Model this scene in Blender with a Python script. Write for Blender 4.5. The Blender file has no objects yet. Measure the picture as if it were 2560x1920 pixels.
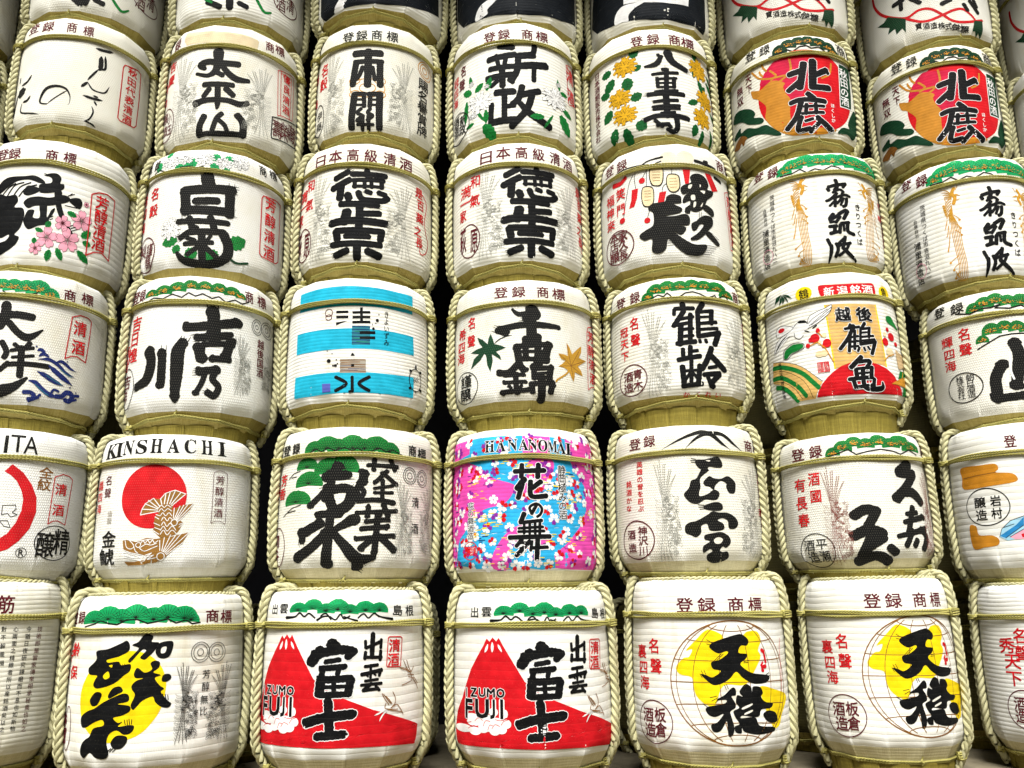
import bpy, math, random, numpy as np
from mathutils import Vector, Matrix
from mathutils.geometry import tessellate_polygon
R_=math.radians; PI=math.pi
S=bpy.context.scene; COL=S.collection

# ------------------------------------------------------------------ camera, sky, sun, exposure
cam=bpy.data.cameras.new('camera'); camo=bpy.data.objects.new('camera',cam); COL.objects.link(camo); S.camera=camo
cam.sensor_width=36; cam.lens=36*2244.81/2560; cam.clip_end=500; cam.clip_start=.05
def cam_matrix(loc,yaw,pitch,roll):
    f=Vector((math.sin(yaw)*math.cos(pitch),math.cos(yaw)*math.cos(pitch),math.sin(pitch)))
    r=Vector((math.cos(yaw),-math.sin(yaw),0)); u=r.cross(f)
    r2=r*math.cos(roll)+u*math.sin(roll); u2=-r*math.sin(roll)+u*math.cos(roll)
    m=Matrix((r2,u2,-f)).transposed().to_4x4(); m.translation=loc; return m
camo.matrix_world=cam_matrix(Vector((-0.2185, -3.6925, 0.0652)),0.04602,0.24213,-0.0131)
SUN_EL,SUN_AZ=R_(54),R_(188)      # light from high in front of the stack, a little to the left
W=bpy.data.worlds.new('World'); S.world=W; W.use_nodes=True; nt=W.node_tree
bg=nt.nodes['Background']; sky=nt.nodes.new('ShaderNodeTexSky'); sky.sky_type='NISHITA'; sky.sun_disc=False
sky.sun_elevation=SUN_EL; sky.sun_rotation=SUN_AZ; sky.dust_density=3; sky.air_density=1.0; sky.ozone_density=.6
hs=nt.nodes.new('ShaderNodeHueSaturation'); hs.inputs['Saturation'].default_value=.22     # overcast: nearly grey sky
nt.links.new(sky.outputs[0],hs.inputs['Color']); nt.links.new(hs.outputs[0],bg.inputs[0]); bg.inputs[1].default_value=.05
sl=bpy.data.lights.new('sun','SUN'); sl.energy=3.0; sl.angle=R_(24); sl.color=(1,.985,.945)
so=bpy.data.objects.new('sun',sl); COL.objects.link(so)
sd=Vector((math.sin(SUN_AZ)*math.cos(SUN_EL),math.cos(SUN_AZ)*math.cos(SUN_EL),math.sin(SUN_EL)))
so.rotation_euler=sd.to_track_quat('Z','Y').to_euler(); so.location=(0,-4,6)
V=S.view_settings; V.view_transform='Standard'; V.look='None'; V.gamma=1; V.use_curve_mapping=False; V.exposure=1.02
S.cycles.max_bounces=4; S.cycles.diffuse_bounces=2; S.cycles.glossy_bounces=2; S.cycles.use_denoising=True; S.cycles.use_adaptive_sampling=True; S.cycles.adaptive_threshold=.03

# ------------------------------------------------------------------ helpers
def hexc(h):
    h=h.lstrip('#'); c=[int(h[i:i+2],16)/255 for i in (0,2,4)]
    return tuple(x/12.92 if x<=.04045 else ((x+.055)/1.055)**2.4 for x in c)
def tag(o,label=None,cat=None,group=None,kind=None):
    if label: o['label']=label
    if cat: o['category']=cat
    if group: o['group']=group
    if kind: o['kind']=kind
    return o
def link(name,mesh,parent=None):
    o=bpy.data.objects.new(name,mesh); COL.objects.link(o)
    if parent: o.parent=parent
    return o
def mesh_from(name,verts,faces,mat,uvs=None,smooth=True):
    me=bpy.data.meshes.new(name); me.from_pydata(verts,[],faces)
    if uvs is not None:
        l=me.uv_layers.new(name='UVMap'); idx=np.empty(len(me.loops),np.int32); me.loops.foreach_get('vertex_index',idx)
        l.data.foreach_set('uv',np.asarray(uvs,np.float32)[idx].ravel())
    if smooth: me.polygons.foreach_set('use_smooth',np.ones(len(me.polygons),bool))
    me.materials.append(mat); me.update(); return me
class N:
    """tiny node helper"""
    def __init__(s,name):
        s.m=bpy.data.materials.new(name); s.m.use_nodes=True; s.t=s.m.node_tree; s.b=s.t.nodes['Principled BSDF']
        s.b.inputs['Specular IOR Level'].default_value=.25
    def n(s,typ,**kw):
        x=s.t.nodes.new('ShaderNode'+typ)
        for k,v in kw.items(): setattr(x,k,v)
        return x
    def l(s,a,b): s.t.links.new(a,b)
    def math(s,op,a,b=None,c=None):
        x=s.n('Math',operation=op)
        for i,v in enumerate((a,b,c)):
            if v is None: continue
            if isinstance(v,(int,float)): x.inputs[i].default_value=v
            else: s.l(v,x.inputs[i])
        return x.outputs[0]
    def mix(s,f,a,b,mode='MIX'):
        x=s.n('Mix',data_type='RGBA',blend_type=mode)
        for i,v in ((0,f),(6,a),(7,b)):
            if isinstance(v,(int,float)): x.inputs[i].default_value=v
            elif isinstance(v,tuple): x.inputs[i].default_value=(*v[:3],1)
            else: s.l(v,x.inputs[i])
        return x.outputs[2]
    def attr(s,name): return s.n('Attribute',attribute_name=name,attribute_type='OBJECT').outputs['Fac']
    def noise(s,vec,scale,detail=3,rough=.55):
        x=s.n('TexNoise'); x.inputs['Scale'].default_value=scale; x.inputs['Detail'].default_value=detail; x.inputs['Roughness'].default_value=rough
        if vec is not None: s.l(vec,x.inputs['Vector'])
        return x.outputs['Fac']
    def ramp(s,f,lo,hi):
        x=s.n('MapRange'); x.inputs[1].default_value=lo; x.inputs[2].default_value=hi; s.l(f,x.inputs[0]); return x.outputs[0]
    def stretch(s,vec,sc):
        x=s.n('Mapping'); x.inputs['Scale'].default_value=sc; s.l(vec,x.inputs['Vector']); return x.outputs[0]
    def bump(s,h,strength,dist):
        x=s.n('Bump'); x.inputs['Strength'].default_value=strength; x.inputs['Distance'].default_value=dist
        s.l(h,x.inputs['Height']); s.l(x.outputs[0],s.b.inputs['Normal'])
def weave_height(k):
    """height of the woven straw mat from its surface coordinates (metres): corded ribs or dashed weave"""
    uv=k.n('UVMap').outputs[0]; sp=k.n('SeparateXYZ'); k.l(uv,sp.inputs[0]); u,v=sp.outputs[0],sp.outputs[1]
    wob=k.noise(k.stretch(uv,(6,2,1)),1.0,0); v2=k.math('ADD',v,k.math('MULTIPLY',wob,.011))
    rib=k.attr('rib'); wv=k.attr('weave')
    ph=k.math('DIVIDE',v2,rib); fr=k.math('FRACT',ph)
    tri=k.math('ABSOLUTE',k.math('SUBTRACT',fr,.5))                 # .5 in the groove, 0 on the crest
    ribh=k.math('POWER',k.math('SUBTRACT',1,k.math('MULTIPLY',tri,1.98)),.35)
    row=k.math('FLOOR',k.math('DIVIDE',v2,.0105)); par=k.math('MULTIPLY',k.math('MODULO',row,2),PI)
    c1=k.math('SINE',k.math('ADD',k.math('MULTIPLY',u,2*PI/.0085),par))
    c2=k.math('SINE',k.math('MULTIPLY',v2,2*PI/.0105)); wvh=k.math('ADD',k.math('MULTIPLY',c1,.33),k.math('ADD',k.math('MULTIPLY',c2,.17),.5))
    fine=k.noise(k.stretch(uv,(260,45,1)),1.0,1)
    mx=k.n('Mix',data_type='FLOAT'); k.l(wv,mx.inputs[0]); k.l(ribh,mx.inputs[2]); k.l(wvh,mx.inputs[3])
    h=k.math('ADD',mx.outputs[0],k.math('MULTIPLY',fine,.28))
    return uv,h,mx.outputs[0]
def mat_cover():
    k=N('straw_cover'); uv,h,g=weave_height(k); k.bump(h,.66,.0024)
    white,cream=hexc('#f4f4f1'),hexc('#efecdc')
    c=k.mix(k.attr('tint'),white,cream)
    info=k.n('ObjectInfo').outputs['Random']
    tc=k.n('TexCoord').outputs['Object']
    age=k.attr('age'); wc=k.n('VectorMath',operation='ADD'); k.l(tc,wc.inputs[0]); cx=k.n('CombineXYZ'); k.l(k.math('MULTIPLY',age,37.0),cx.inputs[0]); k.l(cx.outputs[0],wc.inputs[1])
    st=k.ramp(k.noise(wc.outputs[0],5,4,.65),.45,.8); c=k.mix(k.math('MULTIPLY',st,k.math('MULTIPLY_ADD',age,.45,.15)),c,hexc('#d3c89c'))
    sk=k.ramp(k.noise(k.stretch(wc.outputs[0],(22,22,2.2)),1,2),.55,.8); c=k.mix(k.math('MULTIPLY',sk,k.math('MULTIPLY',age,.35)),c,hexc('#b7a972'))
    sp=k.ramp(k.noise(k.stretch(uv,(90,90,1)),1,2),.70,.76); c=k.mix(k.math('MULTIPLY',sp,.22),c,hexc('#8f8350'))
    gr=k.ramp(g,.0,.45); c=k.mix(k.math('MULTIPLY',k.math('SUBTRACT',1,gr),.22),c,hexc('#b9ad80'))   # darker tan in the low parts of the weave
    k.l(c,k.b.inputs['Base Color']); k.b.inputs['Roughness'].default_value=.75; return k.m
def mat_ink(name,hexv,rough=.7,wear=.07):
    k=N('ink_'+name); uv,h,g=weave_height(k); k.bump(h,.45,.0018); c0=hexc(hexv)
    tc=k.n('TexCoord').outputs['Object']
    v=k.noise(tc,22,1); c=k.mix(k.ramp(v,.25,.8),tuple(x*.82 for x in c0),tuple(min(1,x*1.12+.004) for x in c0))
    f=k.math('MULTIPLY',k.ramp(k.noise(k.stretch(uv,(420,120,1)),1,2),.62,.74),wear)
    f=k.math('MAXIMUM',f,k.math('MULTIPLY',k.math('SUBTRACT',1,k.ramp(g,.0,.35)),.09)); c=k.mix(f,c,hexc('#d8d2b8')); k.l(c,k.b.inputs['Base Color']); k.b.inputs['Roughness'].default_value=rough; k.b.inputs['Specular IOR Level'].default_value=.12; return k.m
def mat_rope(name,ca,cb,cc,fs=(30,900,1)):
    k=N(name); uv=k.n('UVMap').outputs[0]; tc=k.n('TexCoord').outputs['Object']
    f=k.noise(k.stretch(uv,fs),1,3,.6); k.bump(f,.5,.0012)
    oi=k.n('ObjectInfo').outputs['Random']
    c=k.mix(k.ramp(f,.3,.7),hexc(ca),hexc(cb)); c=k.mix(k.math('MULTIPLY',k.ramp(k.noise(tc,9,4),.5,.75),.45),c,hexc(cc))
    k.l(c,k.b.inputs['Base Color']); k.b.inputs['Roughness'].default_value=.6; return k.m
def mat_straw(name,ca,cb,cc):
    k=N(name); uv=k.n('UVMap').outputs[0]; tc=k.n('TexCoord').outputs['Object']
    f=k.noise(k.stretch(uv,(420,14,1)),1,3,.6); sp=k.n('SeparateXYZ'); k.l(uv,sp.inputs[0])
    st=k.math('SINE',k.math('MULTIPLY',sp.outputs[1],2*PI/.012)); h=k.math('ADD',f,k.math('MULTIPLY',st,.25)); k.bump(h,.5,.0016)
    c=k.mix(k.ramp(f,.3,.7),hexc(ca),hexc(cb)); c=k.mix(k.math('MULTIPLY',k.ramp(k.noise(tc,7,5,.65),.45,.75),.55),c,hexc(cc))
    k.l(c,k.b.inputs['Base Color']); k.b.inputs['Roughness'].default_value=.72; return k.m
def mat_plain(name,a,b,scale=6,rough=.8,bump=0):
    k=N(name); tc=k.n('TexCoord').outputs['Object']; f=k.noise(tc,scale,6,.65)
    k.l(k.mix(k.ramp(f,.3,.7),hexc(a),hexc(b)),k.b.inputs['Base Color']); k.b.inputs['Roughness'].default_value=rough
    if bump: k.bump(f,.6,bump)
    return k.m
M_COVER=mat_cover()
INK={n:mat_ink(n,h) for n,h in dict(black='#060709',maroon='#5c1420',red='#d0101c',green='#0c7a30',emerald='#0c9c58',darkgreen='#0a3b22',
    gold='#d08f2a',goldleaf='#c8962f',goldpale='#e0b56a',yellow='#fad808',tan='#d8b98a',cream='#f0dcae',cream2='#efeadb',white='#f4f3f0',grey='#93938a',amber='#d8a414',leafgreen='#0a5c26',deer='#c4842a',tanpale='#e2d0aa',tanpale2='#eae0c8',navy='#14266a',
    cyan='#1fb4d4',hotpink='#ee4fb4',pink='#f2a9bc',magenta='#cc1640',brown='#8a5a24',bronze='#94682a',redbrown='#8a4a40',ochre='#d08a24',teal='#2a7a8a',greytan='#a79f90',
    violet='#5a62b8',lightblue='#a8d8ee',blue='#2a86c4',purple='#8a2aa0',ink='#0c1219',skyblue='#2fb0e6',birdgold='#cd9630').items()}
M_ROPE=mat_rope('pale_straw_rope','#a39d66','#dfdbb6','#6a6434'); M_CORD=mat_rope('thin_straw_cord','#948c42','#c0b870','#6a6424',(60,500,1))
M_HEM=mat_straw('shaded_straw_hem','#9c8c42','#c2b26c','#70601c'); M_HEMW=mat_straw('bleached_straw_hem','#dcd9cc','#efede4','#bdb69c'); M_HEMC=mat_straw('cream_straw_hem','#cbc196','#e6deba','#a4955c')  # olive hem of the upper rows: underside shade is put into its straw colour
M_FOOT=mat_straw('raw_straw_foot','#6c6020','#97893a','#463c0c'); M_SHADED=mat_straw('shaded_straw_mat','#4c4726','#625b34','#302c14')  # second-layer mats: the deep shade of the gaps is put into their colour

# ------------------------------------------------------------------ barrel surface
PROF=[(.122,.235),(.1205,.268),(.113,.284),(.100,.293),(.072,.2985),(.03,.3005),(0,.301),(-.2,.304),(-.38,.3035),(-.420,.3015),(-.436,.2975),(-.451,.288),(-.502,.253)]
_s=[0]
for a,b in zip(PROF,PROF[1:]): _s.append(_s[-1]+math.hypot(a[0]-b[0],a[1]-b[1]))
PS=_s[6]-np.array(_s); PZ=np.array([p[0] for p in PROF]); PR=np.array([p[1] for p in PROF]); SMIN,SMAX=PS[-1],PS[0]
NF=13
rv=np.random.RandomState(4)
VAR=[dict(ph=rv.uniform(0,2*PI,8),am=rv.uniform(.3,1,8),f=rv.uniform(0,2*PI),nf=int(rv.randint(11,15)),jz=rv.uniform(-.006,.006,20)) for _ in range(6)]
def surf(var,th,s,off):
    """point(s) on a barrel's wrapped surface: angle th, arc length s (m, 0 at the hoop cord, up positive), lifted by off"""
    v=VAR[var]; th=np.asarray(th,float); s=np.asarray(s,float)
    z=np.interp(-s,-PS,PZ); r=np.interp(-s,-PS,PR)
    p,a=v['ph'],v['am']
    d=a[0]*np.sin(2*th+p[0]+3*s)+a[1]*np.sin(3*th+p[1]-6*s)+.6*a[2]*np.sin(5*th+p[2]+11*s)+.5*a[3]*np.sin(9*s+p[3]+th)+.35*a[4]*np.sin(9*th+p[4]+17*s)
    r=r+.0019*d*np.clip((.122-z)/.03,0,1)
    # folded hem: flat facets with overlapping pleat edges
    n=v['nf']; w=2*PI/n; x=np.mod(th+v['f'],w)-w/2
    k=np.clip((-.398-z)/.05,0,1); k=k*k*(3-2*k)
    r=r*(1-k*(1-math.cos(PI/n)/np.cos(x))*1.15)+k*.004*(x/w)
    cr=np.exp(-((np.abs(x)-w/2)/.022)**2); k2=np.clip((-.33-z)/.08,0,1)*np.clip(.4+.6*np.sin(np.floor((th+v['f'])/w)*2.7+p[5]),0,1)
    r=r-.0028*k2*cr-.0016*np.clip((-.28-z)/.1,0,1)*np.sin(15*th+p[6]+25*s)*.6
    kt=np.clip((z-.06)/.05,0,1); r=r*(1-kt*.8*(1-math.cos(PI/n)/np.cos(x)))+kt*.003*(x/w)-.0025*kt*cr
    r=r+off
    return np.stack([r*np.sin(th),-r*np.cos(th),z],-1)
def body_mesh(var,s0,s1,ns,mat,name,cap=False,nth=400):
    ths=np.linspace(-PI,PI,nth+1); ss=np.linspace(s0,s1,ns+1)
    if cap: ss=np.unique(np.concatenate([np.linspace(s0,.06,14),np.linspace(.06,s1,ns)]))[::-1]
    T,SS=np.meshgrid(ths,ss); P=surf(var,T,SS,0).reshape(-1,3); uv=np.stack([T*.3,SS],-1).reshape(-1,2)
    n=nth+1; F=[]
    for j in range(len(ss)-1):
        for i in range(nth): F.append((j*n+i,(j+1)*n+i,(j+1)*n+i+1,j*n+i+1))
    V_=P.tolist(); U=uv.tolist()
    if cap:
        c=len(V_); V_.append((0,0,.121)); U.append((0,SMAX))
        for i in range(nth): F.append((c,i,i+1))
    return mesh_from(name,V_,F,mat,U)
S_EDGE=float(np.interp(.444,-PZ,PS))
BODY=[body_mesh(v,SMAX,S_EDGE,30,M_COVER,'cover',cap=True) for v in range(6)]
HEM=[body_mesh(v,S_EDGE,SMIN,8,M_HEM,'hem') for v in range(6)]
SHADEDBODY=body_mesh(0,SMAX,S_EDGE,30,M_SHADED,'cover',cap=True)
HEMC=[body_mesh(v,S_EDGE,SMIN,8,M_HEMC,'hem') for v in range(6)]
HEMW=[body_mesh(v,S_EDGE,SMIN,8,M_HEMW,'hem') for v in range(2)]

# ------------------------------------------------------------------ ropes and cords
def tube(path,rad,sides,uv0=0.,closed=False):
    P=np.asarray(path); n=len(P)
    T=np.gradient(P,axis=0)
    if closed: T=np.roll(P,-1,0)-np.roll(P,1,0)
    T/=np.linalg.norm(T,axis=1)[:,None]+1e-12
    up=np.array([0,0,1.]); A=np.cross(T,up); bad=np.linalg.norm(A,axis=1)<.25; A[bad]=np.cross(T[bad],[1.,0,0]); A/=np.linalg.norm(A,axis=1)[:,None]
    B=np.cross(T,A); V_=[];U=[];F=[]; L=np.concatenate([[0],np.cumsum(np.linalg.norm(np.diff(P,axis=0),axis=1))])
    rad=np.broadcast_to(rad,(n,))
    for j in range(sides+1):
        a=2*PI*j/sides; V_.append(P+(A*math.cos(a)+B*math.sin(a))*rad[:,None]); U.append(np.stack([L+uv0,np.full(n,j/sides*.05)],-1))
    V_=np.stack(V_,1).reshape(-1,3); U=np.stack(U,1).reshape(-1,2); m=sides+1
    for i in range(n-1+(1 if closed else 0)):
        i2=(i+1)%n
        for j in range(sides): F.append((i*m+j,i*m+j+1,i2*m+j+1,i2*m+j))
    return V_.tolist(),F,U.tolist()
def merge(parts):
    V_,F,U=[],[],[]
    for v,f,u in parts:
        o=len(V_); V_+=v; U+=u; F+=[tuple(i+o for i in q) for q in f]
    return V_,F,U
def resample(P,step):
    P=np.asarray(P,float); d=np.concatenate([[0],np.cumsum(np.linalg.norm(np.diff(P,axis=0),axis=1))]); n=max(2,int(d[-1]/step)+1)
    t=np.linspace(0,d[-1],n); return np.stack([np.interp(t,d,P[:,i]) for i in range(P.shape[1])],-1)
def crom(P,closed=False,k=6):
    P=np.asarray(P,float); n=len(P)
    if n<3 and not closed: return resample(P,max(np.linalg.norm(P[0,:2]-P[-1,:2])/6,1e-6))
    out=[]; rng=range(n if closed else n-1)
    for i in rng:
        if closed: a,b,c,d=P[(i-1)%n],P[i],P[(i+1)%n],P[(i+2)%n]
        else: a,b,c,d=P[max(i-1,0)],P[i],P[i+1],P[min(i+2,n-1)]
        for t in np.linspace(0,1,k,endpoint=False): out.append(.5*(2*b+(c-a)*t+(2*a-5*b+4*c-d)*t*t+(3*b-a-3*c+d)*t**3))
    if not closed: out.append(P[-1])
    return np.array(out)
def twisted(path,strands,hr,sr,pitch,sides,seg,chir=1,jit=0.,seed=0,flat=None):
    """strands wound round a path"""
    rs=np.random.RandomState(seed); P=resample(path,pitch/seg); n=len(P)
    T=np.gradient(P,axis=0); T/=np.linalg.norm(T,axis=1)[:,None]
    ref=P.copy(); ref[:,2]=0; ref/=np.linalg.norm(ref,axis=1)[:,None]+1e-9
    A=np.cross(T,ref); A/=np.linalg.norm(A,axis=1)[:,None]+1e-9; B=np.cross(A,T)
    ang=np.arange(n)*2*PI/seg*chir; sm=np.interp(np.arange(n),np.linspace(0,n,14),1+jit*rs.uniform(-1,1,14))
    parts=[]
    for q in range(strands):
        a=ang+2*PI*q/strands
        C=P+(A*np.cos(a)[:,None]+B*np.sin(a)[:,None])*hr*sm[:,None]
        parts.append(tube(C,sr*sm*(1+.06*rs.uniform(-1,1)),sides,uv0=q*.37))
    return merge(parts)
def rope_path(off):
    pts=[(.14,.130),(.20,.132+off*.2),(.250,.130+off*.5),(.281,.116+off*.8),(.295,.092+off*.6)]
    pts=[(r+off*.6,z) for r,z in pts]
    for z in (.05,0,-.06,-.12,-.18,-.24,-.30,-.36,-.40): pts.append((float(np.interp(-z,-PZ,PR))+off+(.004 if -.35<z<-.05 else 0),z))
    pts+=[(.3005+off*.8,-.428),(.286+off*.8,-.456),(.270+off*.85,-.484),(.255+off*.85,-.510),(.246+off*.7,-.532)]
    return crom([(0,-r,z) for r,z in pts],k=6)
def rope_mesh(chir,seed,name):
    v,f,u=twisted(rope_path(.0155),3,.0077,.0086,.090,7,13,chir,.16,seed); return mesh_from(name,v,f,M_ROPE,u)
ROPES=[rope_mesh(c,s,'side_rope') for s,c in enumerate((1,-1,1,-1))]
def ring_path(r,z,n=400): return np.array([(r*math.sin(a),-r*math.cos(a),z) for a in np.linspace(-PI,PI,n)])
def hoop_mesh(seed):
    rs=np.random.RandomState(seed); parts=[]
    for q in (-1,0,1):
        P=ring_path(.3085,q*.0068); a=np.linspace(-PI,PI,400); P[:,2]+=.0022*np.sin(3*a+rs.uniform(0,6))+.0012*np.sin(7*a+rs.uniform(0,6))
        parts.append(twisted(P,2,.0022,.0028,.026,5,7,1,.12,seed*3+q+2))
    v,f,u=merge(parts); return mesh_from('hoop_cord',v,f,M_CORD,u)
HOOP=[hoop_mesh(i) for i in range(2)]
def lower_cord(seed,peak,name):
    """double cord round the hem; with peak it is pulled up to a tie in front, without it hangs in a shallow sag"""
    parts=[]
    for q in range(2):
        P=[]
        for a in np.linspace(-PI,PI,300):
            x=min(abs(a)/1.3,1); s=-.500+(.036*(1-x)**1.05 if peak else .010*x**2-.004)-q*.0068
            p=surf(seed%6,a,s,.0075); P.append(p)
        parts.append(twisted(np.array(P),2,.0021,.0028,.024,5,7,1,.12,seed+q))
    v,f,u=merge(parts); return mesh_from(name,v,f,M_CORD,u)
LOWER={(v,pk):lower_cord(v,pk,'base_cord') for v in range(6) for pk in (0,1)}
def knot_mesh():
    parts=[]
    for q,dz in enumerate((-.0085,-.003,.003,.0085)):
        a=np.linspace(0,2*PI,28); w=.0335+.001*(q%2); P=np.stack([w*np.sin(a),-.3165-.0205*np.cos(a),dz+.003*np.sin(a+q)],-1); parts.append(tube(P,.0034,6))
    for sx in (-1,1):      # the tie beside the rope
        c=np.array([sx*.040,-.311,0]); a=np.linspace(0,2*PI,14); P=np.stack([c[0]+.006*np.cos(a),np.full(14,c[1]-.004),c[2]+.009*np.sin(a)],-1); parts.append(tube(P,.0042,6))
        P=np.array([c+[0,-.006,.007],c+[sx*.004,-.008,0],c+[0,-.006,-.008]]); parts.append(tube(P,.004,5))
    v,f,u=merge(parts); return mesh_from('knot',v,f,M_CORD,u)
KNOT=knot_mesh()
def tie_mesh():
    P=np.array([(0,-.006,-.010),(.004,-.010,-.003),(-.004,-.010,.003),(.001,-.007,.010),(.003,-.010,.018)]); v,f,u=tube(crom(P,k=5),.0032,5); return mesh_from('tie',v,f,M_CORD,u)
TIE=tie_mesh()  # upper rows take the darker hem with shade painted into its colour
def pleat_mesh(seed):
    """one folded mat panel of the foot, unit height downwards, facing -Y"""
    rs=np.random.RandomState(seed); w=2*PI/14*.56; V_=[];U=[];F=[]; nu=5; lv=(0,-.06,-.5,-.94,-1.02)
    for side in (0,1):
        for j,z in enumerate(lv):
            for i in range(nu):
                t=i/(nu-1)-.5; r=.256-.012*(-z)+.007*t+(.003*math.cos(PI*t) if side==0 else 0)-(.007 if side else 0)
                if j==0: r-=.003
                a=t*2*w*(1+.02*rs.uniform(-1,1)); zz=z+(.04*rs.uniform(-1,1) if j==4 else 0)
                V_.append((r*math.sin(a),-r*math.cos(a),zz)); U.append((t*.12+seed*.3,z*.06))
    n=nu; L=len(lv); o=n*L
    for j in range(L-1):
        for i in range(n-1):
            F.append((j*n+i,(j+1)*n+i,(j+1)*n+i+1,j*n+i+1)); F.append((o+j*n+i,o+j*n+i+1,o+(j+1)*n+i+1,o+(j+1)*n+i))
        F.append((j*n,o+j*n,o+(j+1)*n,(j+1)*n)); F.append((j*n+n-1,(j+1)*n+n-1,o+(j+1)*n+n-1,o+j*n+n-1))
    for i in range(n-1):
        F.append((i,i+1,o+i+1,o+i)); b=(L-1)*n; F.append((b+i,o+b+i,o+b+i+1,b+i+1))
    return mesh_from('foot_pleat',V_,F,M_FOOT,U,smooth=False)
PLEAT=[pleat_mesh(i) for i in range(4)]
def core_mesh():
    V_=[];F=[];U=[]; n=40
    for z in (0,-1):
        for i in range(n): a=2*PI*i/n; r=.248+z*.012; V_.append((r*math.sin(a),-r*math.cos(a),z)); U.append((a*.3,z*.06))
    for i in range(n): j=(i+1)%n; F.append((i,n+i,n+j,j))
    F.append(tuple(range(2*n-1,n-1,-1))); F.append(tuple(range(n)))
    return mesh_from('foot_core',V_,F,M_FOOT,U,smooth=False)
CORE=core_mesh()
def topcord_mesh():
    v,f,u=twisted(ring_path(.262,.1215,200),2,.0042,.005,.045,6,9,1,.15,5); return mesh_from('top_cord',v,f,M_ROPE,u)
TOPC=topcord_mesh()

# ------------------------------------------------------------------ printed decoration: flat shapes in surface millimetres, laid onto the wrap
GLYPH={};ASP={}
def load_glyphs(need):
    obs=[]
    for ch in sorted(need):
        c=bpy.data.curves.new('g','FONT'); c.body=ch; c.resolution_u=2; o=bpy.data.objects.new('g',c); COL.objects.link(o); obs.append((ch,o,c))
    bpy.context.view_layer.update(); dg=bpy.context.evaluated_depsgraph_get()
    for ch,o,c in obs:
        e=o.evaluated_get(dg); me=e.to_mesh(); me.calc_loop_triangles()
        n=len(me.vertices); co=np.empty(n*3); me.vertices.foreach_get('co',co); co=co.reshape(-1,3)[:,:2]
        t=np.empty(len(me.loop_triangles)*3,np.int32); me.loop_triangles.foreach_get('vertices',t); t=t.reshape(-1,3)
        if n:
            if ord(ch)<0x2000 or ord(ch)>0x1d000: lo,hi=co.min(0),co.max(0)
            else: lo,hi=np.array([.03,-.085]),np.array([.97,.845])
            ASP[ch]=(hi[0]-lo[0])/(hi[1]-lo[1]); co=(co-(lo+hi)/2)/(hi-lo)
        GLYPH[ch]=(co,t); e.to_mesh_clear(); bpy.data.objects.remove(o); bpy.data.curves.remove(c)
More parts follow.
